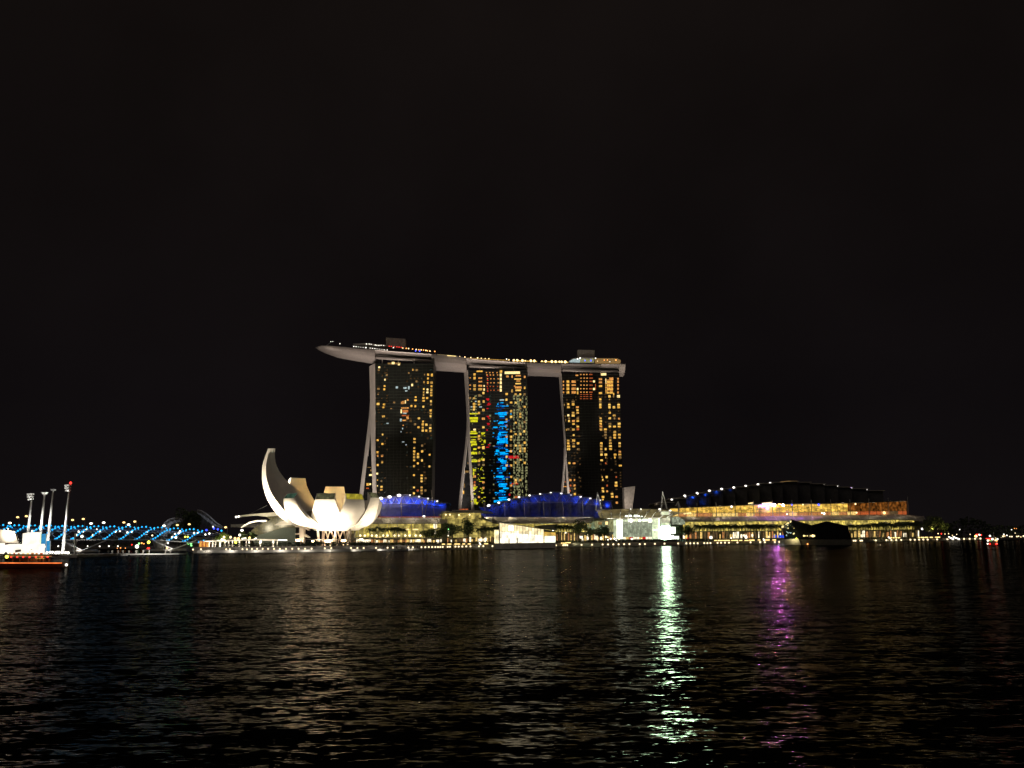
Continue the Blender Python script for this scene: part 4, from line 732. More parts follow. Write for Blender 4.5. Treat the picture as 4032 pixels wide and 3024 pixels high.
# --- long right arcade
def d_r(px): return 742 + (px - 2640) * (1000 - 742) / (3590 - 2640)
lng = thing('shopping_arcade', 'longest arcade with grey barrel roof, behind the row of palms on the far right shore', 'arcade', qa('7', 700, 900, d_r(3150)))
xs6 = [q('6', x, 0)[0] for x in (985, 1060, 1185, 1400, 1800, 2200)] + [q('7', x, 0)[0] for x in (400, 800, 1200, 1600, 2000, 2180)] + [q('8', x, 0)[0] for x in (560, 660, 715)]
def line6(y6, y7): return [(q('6', 985, 0)[0], q('6', 0, y6)[1]), (q('6', 2210, 0)[0], q('6', 0, y6 - 4)[1]), (q('7', 2100, 0)[0], q('7', 0, y7)[1]), (q('8', 720, 0)[0], q('7', 0, y7 + 2)[1])]
ZF['P'] = (0, 0, 1.0)
eav = line6(656, 630); eav[-1] = (eav[-1][0], eav[-1][1] + 7); rdg = line6(592, 560); mdl = line6(620, 592)
rdg[-1] = (rdg[-1][0], rdg[-1][1] + 8)
strip_roof('roof', 'P', xs6, eav, mdl, rdg, off(d_r, -6), off(d_r, 5), off(d_r, 38), lng)
roof_seams('P', [((q('6', 1180, 0)[0] + k * 36.5, interp(q('6', 1180, 0)[0] + k * 36.5, eav)), (q('6', 1180, 0)[0] + k * 36.5 - 8, interp(2800, mdl) - k * .25), (q('6', 1180, 0)[0] + k * 36.5 - 15, interp(q('6', 1180, 0)[0] + k * 36.5, rdg))) for k in range(27)], off(d_r, -6), off(d_r, 5), off(d_r, 38), lng, 0.2)
b = MB(); ap = [qa('6', x, y, D_T + 22) for x, y in ((990, 640), (1005, 610), (1050, 596), (1100, 602), (1150, 628), (1182, 664), (1182, 700), (990, 700))]
b.prism(ap, (0, 0.6, 0)); b.build('arched_end_glass', M['atrium_dim'], lng)
MB().tube([qa('6', x, y, D_T + 21) for x, y in ((988, 645), (1003, 606), (1050, 591), (1104, 598), (1156, 625), (1186, 662))], 0.4, 6).build('arch_rim', M['white_steel'], lng)
yb0 = q('6', 0, 705)[1]
wall_bays('P', 2690, 3600, [(q('6', 1200, 0)[0], q('6', 0, 657)[1]), (3010, q('6', 0, 652)[1]), (3600, q('7', 0, 634)[1])], [(2690, yb0 + 24), (3600, yb0 + 18)], d_r, 30, lng, ['mall_glass_b', 'mall_glass', 'mall_glass_b', 'mall_glass', 'mall_glass_b'])
shops('P', 2690, 3620, [(2690, q('6', 0, 800)[1]), (3620, q('7', 0, 776)[1])], [(2690, q('6', 0, 888)[1]), (3620, q('7', 0, 862)[1])], d_r, lng, rs, 3.0, 11, ['shop_w'] * 4 + ['shop_y'] * 8 + ['shop_o'] * 8 + ['shop_d'] * 6)
for f, x, y, w, h, m in (('6', 1980, 845, 60, 24, 'shop_w'), ('6', 2080, 838, 34, 20, 'shop_w'), ('6', 1530, 872, 36, 36, 'shop_w'), ('6', 2000, 868, 30, 30, 'shop_w'), ('6', 1210, 882, 44, 18, 'red'), ('7', 385, 858, 180, 34, 'shop_b'), ('7', 255, 865, 30, 30, 'shop_w'), ('7', 40, 845, 30, 30, 'shop_w'), ('7', 1500, 850, 20, 34, 'shop_w')):
    px = q(f, x, 0)[0]; MB().prism([qa(f, x + a * w / 2, y + c * h / 2, d_r(px) - 0.8) for a, c in ((-1, -1), (1, -1), (1, 1), (-1, 1))], (0, 0.5, 0)).build('bright_window', M[m], lng)
MB().prism([at(x, y, d_r(x) - 1.5) for x, y in ((2700, q('6', 0, 788)[1]), (3610, q('7', 0, 762)[1]), (3610, q('7', 0, 770)[1]), (2700, q('6', 0, 796)[1]))], (0, 3, 0)).build('canopy', M['concrete'], lng)
b = MB(); rings = []
for px in range(2690, 3621, 155):
    T = at(px, interp(px, mdl), d_r(px) + 7); rings.append([Vector((T.x, T.y, LAND_Z)), T, T + Vector((0, 40, 0)), Vector((T.x, T.y + 40, LAND_Z))])
b.loft(rings); b.build('body', M['dark_stone'], lng)

# ================================================================== HALLS WITH STEPPED ROOFS BEHIND THE ARCADES
def hall(f, steps, base, d, depth, label, lamps, pols, truss=None, roofmat='hall_wall', group=None, lampsz=1.2, wallmat='hall_wall'):
    """steps: (x0, x1, y) roof strips; base: zoom y of the visible foot of the wall."""
    c = qa(f, (steps[0][0] + steps[-1][1]) / 2, base, d if not callable(d) else d(q(f, (steps[0][0] + steps[-1][1]) / 2, 0)[0]))
    t = thing('stepped_hall', label, 'hall', (c.x, c.y, LAND_Z), group)
    for i, (x0, x1, y) in enumerate(steps):
        dd = d(q(f, (x0 + x1) / 2, 0)[0]) if callable(d) else d; dd += 0.04 * (i % 2)
        a = qa(f, x0, y, dd); e = qa(f, x1, y, dd)
        MB().box((a.x + .02, dd, 18), (e.x - .02, dd + depth, (a.z + e.z) / 2 - .8)).build('wall_bay', M[wallmat], t)
        k = MB(); k.prism([a + Vector((-1.2, -3.5, 0)), e + Vector((1.2, -3.5, 0)), e + Vector((1.2, -3.5, -.75)), a + Vector((-1.2, -3.5, -.75))], (0, depth + 3.5, 0))
        k.build('roof_step', M[roofmat], t)
    for x, y, s in lamps:
        dd = (d(q(f, x, 0)[0]) if callable(d) else d) - 4.5
        MB().ball(qa(f, x, y, dd), lampsz * s, 8, 5, 0.7).build('roof_lamp', M['tip'], t)
    for x0, y0, x1, y1 in pols:
        dd = (d(q(f, x0, 0)[0]) if callable(d) else d) - 5.5
        MB().tube([qa(f, x0, y0, dd), qa(f, x1, y1, dd)], 0.42, 6).build('roof_column', M['white_panel'], t)
    if truss:
        for x0, y0, x1, y1 in truss:
            dd = (d(q(f, x0, 0)[0]) if callable(d) else d) - 1.2
            MB().tube([qa(f, x0, y0, dd), qa(f, x1, y1, dd)], 0.20, 5).build('truss_bar', M['white_panel'], t)
    return t
BLUE = (0.015, 0.085, 1.0)
D_H1 = 650
hall('4', [(345, 480, 291), (480, 620, 271), (620, 790, 247), (790, 920, 270), (920, 1050, 294), (1050, 1185, 327), (1185, 1320, 367)], 560, D_H1, 34, 'smallest stepped hall lit blue, behind the arcade beside the museum',
     [(370, 303, 1.3), (495, 282, 1.3), (632, 260, 1.3), (500, 279, .8), (380, 300, .8), (790, 256, .5), (921, 278, .6), (1051, 306, .6), (1185, 345, .6)],
     [(353, 560, 353, 308), (668, 560, 662, 318), (975, 560, 970, 332), (1145, 560, 1100, 182), (905, 445, 970, 345), (998, 415, 970, 345), (1005, 540, 1050, 345)],
     [(x, 380 if k % 2 else interp(x, [(345, 305), (700, 265), (1320, 375)]), x + 55, interp(x + 55, [(345, 305), (700, 265), (1320, 375)]) if k % 2 else 382) for k, x in enumerate(range(360, 1260, 55))] + [(345, 382, 800, 380), (800, 380, 1320, 415)])
for i in range(8):
    a = qa('4', 390 + i * 122, 355 + max(0, i - 4) * 16, D_H1 - 3); point_light('hall_blue_light', a, 800 if i < 7 else 500, BLUE, 0.25)
    a = qa('4', 390 + i * 112, 535, D_H1 - 5); point_light('hall_blue_light', a, 120 if i < 6 else 50, BLUE, 0.25)
def d_h2(px): return 664 + (px - 1900) * (770 - 664) / (2410 - 1900)
st2 = [(-30, 95, 432), (95, 235, 387), (235, 385, 346), (385, 535, 306), (535, 685, 276), (685, 835, 249), (835, 985, 229), (985, 1145, 213), (1145, 1285, 236), (1285, 1425, 263), (1425, 1565, 286), (1565, 1710, 313), (1710, 1860, 336)]
pr2 = [(-30, 445), (95, 400), (535, 285), (985, 222), (1425, 275), (1860, 350)]
hall('5', st2, 560, d_h2, 36, 'widest stepped hall lit deep blue, in front of the middle and last hotel towers',
     [(92, 405, 1.0), (78, 412, .7), (235, 366, .9), (383, 321, .9), (530, 286, .8), (683, 261, .8), (837, 240, .7), (990, 223, .7), (1143, 229, .8), (1284, 256, .4), (1424, 279, .8), (1564, 301, .8), (1708, 325, .7)],
     [(38, 560, 34, 360), (324, 556, 318, 358), (612, 556, 602, 345), (892, 556, 881, 345), (1172, 556, 1161, 345), (1462, 556, 1449, 345), (1885, 450, 1860, 345)],
     [(x, interp(x, pr2) + (0 if k % 2 else 105), x + 70, interp(x + 70, pr2) + (105 if k % 2 else 0)) for k, x in enumerate(range(380, 1790, 70))] + [(600, 362, 1300, 360), (1300, 360, 1860, 420)])
for i in range(13):
    x = -10 + i * 152; a = qa('5', x, interp(x, pr2) + 70, d_h2(q('5', x, 0)[0]) - 3); point_light('hall_blue_light', a, 300 if i < 9 else 560, BLUE, 0.25)
    a = qa('5', x, 535, d_h2(q('5', x, 0)[0]) - 5); point_light('hall_blue_light', a, 80, BLUE, 0.25)
def d_h3(px): return 800 + (px - 2590) * (1060 - 800) / (3560 - 2590)
pp = lambda f, x: q(f, x, 0)[0]
py = lambda f, y: q(f, 0, y)[1]
st3 = [(pp('6', 835), pp('6', 1015), py('6', 398)), (pp('6', 1015), pp('6', 1190), py('6', 345)), (pp('6', 1190), pp('6', 1360), py('6', 312)), (pp('6', 1360), pp('6', 1525), py('6', 274)), (pp('6', 1525), pp('6', 1690), py('6', 240)), (pp('6', 1690), pp('6', 1850), py('6', 218)), (pp('6', 1850), pp('6', 2010), py('6', 193)), (pp('6', 2010), pp('7', 130), py('6', 172)), (pp('7', 130), pp('7', 295), py('7', 146)), (pp('7', 295), pp('7', 440), py('7', 132)), (pp('7', 440), pp('7', 640), py('7', 120)), (pp('7', 640), pp('7', 810), py('7', 130)), (pp('7', 810), pp('7', 1000), py('7', 150)), (pp('7', 1000), pp('7', 1180), py('7', 170)), (pp('7', 1180), pp('7', 1370), py('7', 194)), (pp('7', 1370), pp('7', 1575), py('7', 216)), (pp('7', 1575), pp('7', 1790), py('7', 242))]
lp3 = [(pp(f, x), py(f, y), s) for f, x, y, s in (('6', 1004, 364, 1.1), ('6', 1178, 312, 1.25), ('6', 1186, 325, .8), ('6', 1343, 276, 1.25), ('6', 1352, 288, .8), ('6', 1508, 246, 1.4), ('6', 1672, 222, 1.4), ('6', 1835, 202, 1.4), ('6', 1995, 181, 1.3), ('6', 2160, 160, 1.3), ('7', 115, 160, 1.2), ('7', 280, 141, 1.2), ('7', 640, 122, .5), ('7', 812, 135, .7), ('7', 995, 160, .8), ('7', 1182, 183, .8), ('7', 1372, 205, .8), ('7', 1575, 229, .8))]
big = hall('P', st3, py('6', 440), d_h3, 60, 'long dark stepped hall with arched roofline above the amber terrace', lp3, [], None, 'roof_grey', None, 1.0, 'hall_dark')
for f, x, y, pw in (('6', 1290, 335, 2600), ('6', 1330, 330, 1600), ('6', 1460, 300, 1300), ('6', 1610, 262, 1500), ('6', 1250, 395, 700), ('6', 1430, 400, 700), ('6', 1790, 240, 250)):
    point_light('hall_blue_light', qa(f, x, y, d_h3(pp(f, x)) - 2.5), pw * .3, (0.02, 0.12, 1.0), 0.25)
for (px_, py_), s in (((pp('7', 640), py('7', 122)), 0), ):
    MB().tube([at(a, b_, d_h3(a) - 4) for a, b_ in ((pp('7', 420), py('7', 128)), (pp('7', 520), py('7', 117)), (pp('7', 650), py('7', 119)))], 0.3, 5).build('ridge_rail', M['warm_d'], big)
# amber terrace under the long hall
def d_t(px): return d_h3(px) - 26
ter = thing('terrace_gallery', 'amber lit terrace gallery with small trees between arcade roof and dark hall', 'gallery', at(3100, 2020, d_t(3100)))
ty = [(2630, py('6', 474)), (2700, py('6', 462)), (3010, py('6', 418)), (3070, py('7', 418)), (3350, py('7', 405)), (3575, py('7', 372))]
by = [(2630, py('6', 590)), (3010, py('6', 586)), (3575, py('7', 560))]
for i in range(28):
    xa = 2640 + i * 33.2; xb = xa + 33; dm = d_t(xa)
    mt = 'terrace_glass' if xb < 3365 else 'terrace_dim'
    ym = lambda x: interp(x, by) - 14
    MB().prism([at(xa, interp(xa, ty) + 4, dm), at(xb, interp(xb, ty) + 4, d_t(xb)), at(xb, ym(xb), d_t(xb)), at(xa, ym(xa), dm)], (0, 0.6, 0)).build('window', M[mt], ter)
    MB().prism([at(xa, ym(xa) + 1, dm - 1), at(xb, ym(xb) + 1, d_t(xb) - 1), at(xb, interp(xb, by) + 2, d_t(xb) - 1), at(xa, interp(xa, by) + 2, dm - 1)], (0, 0.6, 0)).build('lower_window', M[rs.choice(['shop_y', 'shop_o', 'shop_y', 'warm_g', 'shop_o'] if xa < 3340 else ['shop_o', 'ember', 'shop_d'])], ter)
b = MB(); rings = []
for px in (2620, 2800, 3000, 3200, 3400, 3580):
    T = at(px, interp(px, ty), d_t(px) - 9); T2 = at(px, interp(px, ty) + 4, d_t(px) - 9); rings.append([T, T2, T2 + Vector((0, 30, 0)), T + Vector((0, 30, 0))])
b.loft(rings); b.build('roof_slab', M['hall_roof'], ter)
b = MB(); rings = []
for px in (2620, 2800, 3000, 3200, 3400, 3580):
    T = at(px, interp(px, by) + 3, d_t(px) - 9); rings.append([T, Vector((T.x, T.y, LAND_Z)), Vector((T.x, T.y + 40, LAND_Z)), T + Vector((0, 40, 0))])
b.loft(rings); b.build('podium', M['dark_stone'], ter)
for f, xs in (('6', (1098, 1350, 1605, 1858, 2108)), ('7', (66, 318, 582, 840, 1100, 1357, 1612, 1872, 2132))):
    for x in xs:
        p = pp(f, x); MB().tube([at(p, interp(p, by), d_t(p) - 9.8), at(p - 3, interp(p, ty) - 13, d_t(p) - 9.8)], 0.4, 6).build('roof_column', M['steel'], ter)
for f, x, y, r, m in (('7', 335, 437, 1.15, 'violet_l'), ('7', 455, 440, 0.85, 'amber_l'), ('7', 572, 433, .8, 'blue_l'), ('7', 932, 433, 1.2, 'blue_l'), ('7', 1810, 542, 1.7, 'sodium'), ('6', 1805, 460, 1.0, 'white_l'), ('7', 145, 447, .9, 'white_l'), ('7', 720, 432, .8, 'roof_l'), ('7', 1424, 424, 1.0, 'roof_l'), ('7', 1440, 540, 1.0, 'roof_l'), ('7', 507, 560, .8, 'white_l'), ('7', 1005, 552, 1.2, 'white_l'), ('7', 975, 545, .8, 'white_l')):
    p = pp(f, x); c = at(p, py(f, y), d_t(p) - 10.8); o = MB().ball(c, r).build('spotlight', M[m], ter)
    if m in ('violet_l', 'amber_l'):
        k = MB(); k.box(c + Vector((-1.3, -2.6, 1.0)), c + Vector((1.3, 1.0, 1.15))); k.box(c + Vector((-1.3, -2.6, -1.15)), c + Vector((1.3, 1.0, -1.0))); k.box(c + Vector((-1.3, 1.0, -1.15)), c + Vector((1.3, 1.12, 1.15)))
        k.build('lamp_baffle', M['dark'], o)  # added plates that keep the lamp's light off the roof and glass
for f, x, y, w in (('6', 1215, 550, 100), ('7', 235, 412, 130), ('7', 20, 414, 60)):
    p = pp(f, x); a = at(p - w / 6.8, py(f, y + 4), d_t(p) - 9); c = at(p + w / 6.8, py(f, y - 6), d_t(p) - 9); MB().tube([a, c], 0.75, 6).build('awning_light', M['warm_b'], ter)
MB().prism([at(x, y, d_h3(x) - 2) for x, y in ((pp('6', 822), py('6', 404)), (pp('6', 1030), py('6', 428)), (pp('6', 1030), py('6', 438)), (pp('6', 822), py('6', 434)))], (0, 20, 0)).build('side_roof', M['roof_grey'], ter)

# slanted vent tower and A-frame masts
v = MB().prism([qa('6', x, y, 790) for x, y in ((366, 202), (515, 184), (472, 520), (376, 520))], (0, 14, 0)).build('vent_tower', M['concrete'])
tag(v, 'slanted grey vent tower standing alone right of the last hotel tower', 'vent tower')
for f, ax, ay, l, r, yb, d, lab in (('5', 1667, 212, 1645, 1730, 478, 700, 'white A frame mast in front of the wide blue hall'), ('6', 880, 258, 864, 940, 490, 740, 'white A frame mast between the atrium canopy and the dark hall')):
    t = thing('roof_mast', lab, 'mast', qa(f, (l + r) / 2, yb, d))
    for x, nm in ((l, 'mast_leg'), (r, 'mast_leg')): MB().tube([qa(f, x, yb, d), qa(f, ax, ay, d)], [0.75, 0.35], 7).build(nm, M['white_steel'], t)
t = thing('roof_mast', 'short white strut mast at the left end of the amber terrace', 'mast', qa('6', 1105, 520, 770))
for pts in (((1105, 520), (1090, 392)), ((1058, 448), (1090, 392)), ((1118, 470), (1090, 392))): MB().tube([qa('6', x, y, 770) for x, y in pts], 0.45, 6).build('mast_leg', M['white_steel'], t)

# ================================================================== PAVILIONS ON THE WATER
pav = thing('glass_pavilion', 'overlit white glass pavilion with flower emblem on a stone island', 'pavilion', qa('5', 620, 1040, 515))
MB().prism([qa('5', x, y, 508) for x, y in ((185, 957), (1065, 944), (1065, 1022), (185, 1040))], (0, 34, 0)).build('island_base', M['pale_concrete'], pav)
def vb(x0, x1, t0, t1, b0, b1, d, m, n, nm):
    for i in range(n):
        a, c = i / n, (i + 1) / n; L = lambda u, v, t: u + (v - u) * t
        p = [qa('5', L(x0, x1, a), L(t0, t1, a), d), qa('5', L(x0, x1, c), L(t0, t1, c), d), qa('5', L(x0, x1, c), L(b0, b1, c), d), qa('5', L(x0, x1, a), L(b0, b1, a), d)]
        for k in (1, 2): p[k] = p[k] - Vector((0.06, 0, 0))
        MB().prism(p, (0, 0.4, 0)).build(nm, M[m], pav)
vb(240, 885, 655, 754, 780, 840, 513, 'pavilion', 15, 'glass_panel')
vb(240, 885, 782, 842, 868, 862, 513, 'pavilion_hot', 15, 'glass_panel')
vb(240, 885, 870, 864, 955, 946, 513, 'pavilion_hot', 7, 'entrance_glass')
vb(172, 238, 762, 760, 955, 955, 515, 'pavilion', 2, 'side_glass')
MB().prism([qa('5', x, y, 512.6) for x, y in ((236, 648), (440, 678), (890, 748), (880, 756), (440, 688), (244, 658))], (0, 24, 0)).build('roof_edge', M['white_steel'], pav)
for i in range(1, 15):
    u = i / 15; MB().tube([qa('5', 240 + 645 * u, 870, 512.6), qa('5', 240 + 645 * u, 655 + 99 * u, 512.6)], 0.09, 4).build('mullion', M['dark'], pav)
MB().tube([qa('5', 240, 655, 512.4), qa('5', 250, 955, 512.4)], 0.35, 6).build('corner_post', M['steel'], pav)
for x in (388, 505): MB().prism([qa('5', x - 9, 880, 512.5), qa('5', x + 5, 880, 512.5), qa('5', x + 5, 956, 512.5), qa('5', x - 9, 956, 512.5)], (0, 0.5, 0)).build('pier', M['concrete'], pav)
b = MB()       # four petalled emblem of light
c0 = (412, 737)
for k in range(4):
    a0 = PI / 4 + k * PI / 2; cx, cy = c0[0] + 27 * math.cos(a0), c0[1] + 27 * math.sin(a0)
    b.prism([qa('5', cx + 21 * math.cos(t * PI / 5), cy + 21 * math.sin(t * PI / 5), 511.8 - k * .02) for t in range(10)], (0, 0.3, 0))
b.prism([qa('5', c0[0] + 20 * math.cos(t * PI / 5), c0[1] + 20 * math.sin(t * PI / 5), 511.9) for t in range(10)], (0, 0.3, 0))
b.build('flower_emblem', M['white_l'], pav)
MB().prism([qa('5', x, y, 515) for x, y in ((886, 752), (1066, 782), (1062, 800), (886, 790))], (0, 18, 0)).build('low_roof', M['dark_stone'], pav)
MB().prism([qa('5', x, y, 517) for x, y in ((886, 790), (1060, 800), (1058, 944), (886, 945))], (0, 0.5, 0)).build('inner_glass', M['terrace_glass'], pav)
MB().prism([qa('5', x, y, 516.2) for x, y in ((902, 850), (1058, 850), (1056, 944), (902, 945))], (0, 0.4, 0)).build('entrance_glass', M['atrium_hot'], pav)
for i in range(13):
    x = 900 + i * 13.5; MB().tube([qa('5', x - 4, 945, 515.2), qa('5', x + 4, 796 + (x - 886) * .06, 515.2)], 0.12, 4).build('louvre_fin', M['steel'], pav)
MB().prism([qa('5', x, y, 514.5) for x, y in ((880, 752), (890, 752), (890, 946), (878, 946))], (0, 0.8, 0)).build('end_frame', M['white_steel'], pav)

dk = thing('dark_pavilion', 'unlit faceted glass pavilion, black against the palms, standing in the water', 'pavilion', qa('D', 1200, 775, 610))
b = MB()
fr1 = [qa('D', x, y, d) for x, y, d in ((455, 150, 600), (960, 292, 604), (1320, 195, 612), (1830, 308, 622))]
bt = [qa('D', x, y, d) for x, y, d in ((610, 610, 600), (1000, 640, 604), (1400, 650, 612), (1920, 640, 622))]
for i in range(3): b.add([fr1[i], fr1[i + 1], bt[i + 1], bt[i]], [(0, 3, 2, 1)])
bk = [p + Vector((6, 22, -1.0)) for p in fr1]; bkb = [p + Vector((0, 24, 0)) for p in bt]
for i in range(3): b.add([fr1[i], fr1[i + 1], bk[i + 1], bk[i]], [(0, 1, 2, 3)]); b.add([bk[i], bk[i + 1], bkb[i + 1], bkb[i]], [(0, 1, 2, 3)])
b.add([fr1[3], bk[3], bkb[3], bt[3]], [(0, 1, 2, 3)]); b.build('glass_facets', M['dark_glass'], dk)
sf = [qa('D', x, y, d) for x, y, d in ((455, 150, 600), (228, 318, 618), (300, 640, 618), (610, 610, 600))]
MB().prism(sf, (1.5, 3, 0)).build('side_facet', M['dark_glass'], dk)
for (x, y), w, h in (((258, 330), 50, 50), ((385, 245), 60, 34), ((345, 270), 34, 20), ((452, 205), 26, 40), ((390, 368), 20, 22), ((528, 498), 36, 30), ((376, 300), 12, 14), ((535, 368), 12, 12)):
    dd = 600 + (455 - x) * 0.08 - 1.2 if x < 455 else 598.8
    MB().prism([qa('D', x + a * w / 2, y + c * h / 2 - a * w * .22, dd) for a, c in ((-1, -1), (1, -1), (1, 1), (-1, 1))], (0, 0.3, 0)).build('lit_pane', M['warm_b'], dk)
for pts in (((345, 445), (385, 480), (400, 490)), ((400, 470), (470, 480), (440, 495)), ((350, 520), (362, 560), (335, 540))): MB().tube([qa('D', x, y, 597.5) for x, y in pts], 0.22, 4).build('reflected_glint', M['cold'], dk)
for x, r in ((765, .7), (800, .4), (850, .4), (925, .35), (955, .5), (985, .9), (1020, .7)): MB().ball(qa('D', x, 552, 602), r).build('interior_lamp', M['warm_b'] if r < .9 else M['roof_l'], dk)
MB().prism([qa('D', x, y, 598) for x, y in ((300, 645), (640, 620), (700, 772), (290, 775))], (0, 10, 0)).build('lit_base', M['concrete'], dk)
MB().prism([qa('D', x, y, 602) for x, y in ((640, 640), (1925, 640), (1930, 775), (705, 775))], (0, 26, 0)).build('base', M['dark_stone'], dk)
a = qa('D', 590, 615, 594); point_light('pavilion_base_light', a, 1500, (1.0, .85, .4), .3); MB().ball(qa('D', 590, 615, 597), .5).build('lamp', M['yel_l'], dk)
MB().ball(qa('D', 860, 750, 600), .55).build('marker_lamp', M['ember_l'], dk)

# fill lamps added to brighten the arcade roofs, the vent tower and the masts
for f, xs, y, d, pw in (('4', (150, 480, 820, 1150), 300, 626, 8000), ('5', (60, 420, 800, 1180, 1540), 330, 0, 10000)):
    for x in xs:
        dd = d or d_h2(q(f, x, 0)[0]) - 8; a = qa(f, x, y if f == '4' else max(330, interp(x, pr2) + 20), dd); e = qa(f, x, 615, dd - 38)
        spot_light('roof_fill', a, e, pw, (1.0, 0.80, 0.50), 120)
for px in range(2730, 3600, 120):
    a = at(px, interp(px, ty) - 6, d_t(px) - 11); e = at(px, interp(px, mdl), d_r(px)); spot_light('roof_fill', a, e, 7000, (1.0, 0.80, 0.52), 120)
a = qa('6', 300, 470, 770); spot_light('vent_fill', a, qa('6', 430, 330, 790), 20000, (1, .82, .68), 90)
for f, x, y, d in (('5', 1700, 520, 690), ('6', 890, 505, 728)): a = qa(f, x, y, d - 12); spot_light('roof_mast_fill', a, qa(f, x, y - 200, d), 9000, (1, .9, .75), 80)

for f, cols, d in (('4', (353, 668, 975), D_H1), ('5', (324, 612, 892, 1172, 1462), 0)):
    for x in cols: a = qa(f, x + 12, 548, (d or d_h2(q(f, x, 0)[0])) - 9); spot_light('column_fill', a, qa(f, x - 3, 420, (d or d_h2(q(f, x, 0)[0])) - 5.5), 900 if d else 700, (1, .86, .7), 26, .2)  # unseen spots added to brighten the hall columns

# ================================================================== LEFT: CANOPIES, DOMES, BRIDGES, STAGE
can = thing('winged_canopy', 'pale winged canopies around a yellow lattice shell left of the museum', 'canopy', qa('2', 1700, 1000, 640))
def blade(f, top, bot, d, depth, nm, mat='white_steel', par=can):
    pts = [qa(f, x, y, d) for x, y in top] + [qa(f, x, y, d) for x, y in reversed(bot)]
    MB().prism(pts, (0, depth, 0)).build(nm, M[mat], par)
blade('2', [(1205, 640), (1300, 620), (1500, 600), (1790, 578), (1850, 590)], [(1207, 654), (1300, 640), (1500, 626), (1650, 642), (1850, 628)], 632, 4, 'canopy_wing', 'roof_grey')
blade('2', [(1283, 796), (1340, 752), (1400, 722), (1470, 702), (1540, 694), (1660, 694)], [(1295, 806), (1350, 770), (1410, 742), (1480, 724), (1550, 716), (1640, 718)], 626, 3, 'canopy_wing', 'petal')
blade('2', [(1768, 764), (1850, 718), (1930, 696), (2060, 680)], [(1772, 770), (1850, 766), (1960, 764), (2060, 764)], 622, 3, 'canopy_wing', 'white_panel')
MB().prism([qa('2', x, y, 645) for x, y in ((1640, 640), (1890, 612), (2080, 690), (2080, 800), (1900, 800), (1535, 912), (1425, 868), (1440, 840), (1510, 785), (1640, 712), (1720, 690))], (0, 20, 0)).build('lattice_shell', M['lattice'], can)
MB().prism([qa('2', x, y, 636) for x, y in ((1540, 912), (1900, 806), (2080, 806), (2080, 1075), (1500, 1075), (1440, 960))], (0, 8, 0)).build('lattice_skirt', M['lattice_dark'], can)
for x, y in ((1215, 647), (1252, 640)): MB().ball(qa('2', x, y, 631), .8).build('wing_lamp', M['white_l'], can)
MB().tube([qa('2', 1440, 590, 640), qa('2', 1665, 478, 640)], .12, 4).build('cable', M['steel'], can)
MB().prism([qa('2', x, y, 700) for x, y in ((1140, 755), (1560, 740), (1560, 800), (1140, 795))], (0, 20, 0)).build('rear_roof', M['concrete'], can)

def shell_dome(lab, outline, inner, d, depth, ribs):
    t = thing('glass_dome', lab, 'conservatory', qa('2', outline[0][0], 1000, d))
    b = MB(); n = len(outline); rings = []
    for k in range(5):
        u = k / 4; rings.append([qa('2', o[0] + (i_[0] - o[0]) * u, o[1] + (i_[1] - o[1]) * u, d + depth * (1 - math.cos(u * PI / 2)) - depth * 0.6 * math.sin(u * PI)) for o, i_ in zip(outline, inner)])
    b.loft(rings, closed=False); b.build('glass_skin', M['dome_glass'], t)
    MB().tube([qa('2', x, y, d - .5) for x, y in outline], 0.9, 6).build('rim', M['dome_rib'], t)
    for j in range(ribs):
        i = int(j * (n - 1) / max(1, ribs - 1)); o, i_ = outline[i], inner[i]
        MB().tube([qa('2', o[0] + (i_[0] - o[0]) * u, o[1] + (i_[1] - o[1]) * u, d + depth * (1 - math.cos(u * PI / 2)) - depth * 0.6 * math.sin(u * PI) - .5) for u in (0, .25, .5, .75, 1)], 0.4, 5).build('rib', M['dome_rib'], t)
    return t
shell_dome('round grey ribbed dome behind the lit bridge, left of the black tree', [(120, 920), (132, 860), (150, 790), (185, 730), (235, 690), (300, 670), (380, 668), (430, 690)], [(300, 930), (310, 880), (330, 830), (350, 800), (370, 790), (400, 780), (430, 770), (440, 760)], 900, 26, 8)
shell_dome('grey curved dome with a long sloping ribbed edge, right of the black tree', [(655, 548), (715, 562), (770, 595), (825, 638), (880, 690), (930, 735), (975, 765), (1015, 795)], [(640, 700), (690, 730), (730, 750), (780, 780), (830, 800), (880, 815), (940, 820), (1000, 825)], 920, 26, 8)

# helix footbridge
br = thing('helix_footbridge', 'steel double helix footbridge strung with rows of bright blue lights', 'footbridge', qa('1', 1100, 1000, 600))
BX0, BX1 = -60, 3040      # zoom-1 x of both ends
def b_d(x): return 560 + (x - 0) * 0.018
def axis_y(x): return 739 + (x - 0) * 0.010 if x < 1900 else 739 + x * .010 + (x - 1900) * 0.045
RB = 4.25
helix_pts = {}
def hpt(x, th, r=RB):
    c = qa('1', x, axis_y(x), b_d(x)); return c + Vector((0, -r * math.cos(th), r * math.sin(th)))
PITCH = 640.0; STEP = 198.0
x = -900.0; starts = []
while x < 3000: starts.append(x); x += STEP
lights = []
for s in starts:
    path = []
    for k in range(0, 49):
        th = -PI / 2 + k * 2 * PI / 48; xx = s + 1180 - 1175 + PITCH * k / 48
        if BX0 <= xx <= BX1 - 260: path.append(hpt(xx, th))
    if len(path) > 2: MB().tube(path, 0.13, 5).build('helix_tube', M['steel'], br)
    for k in range(13):
        u = k / 12.0; th = -PI / 2 + 0.10 + (u + .035 * math.sin(u * 7)) * (PI * 1.22); xx = s + 5 + PITCH * (th + PI / 2) / (2 * PI)
        if -20 <= xx <= 2560: lights.append((xx, th, u))
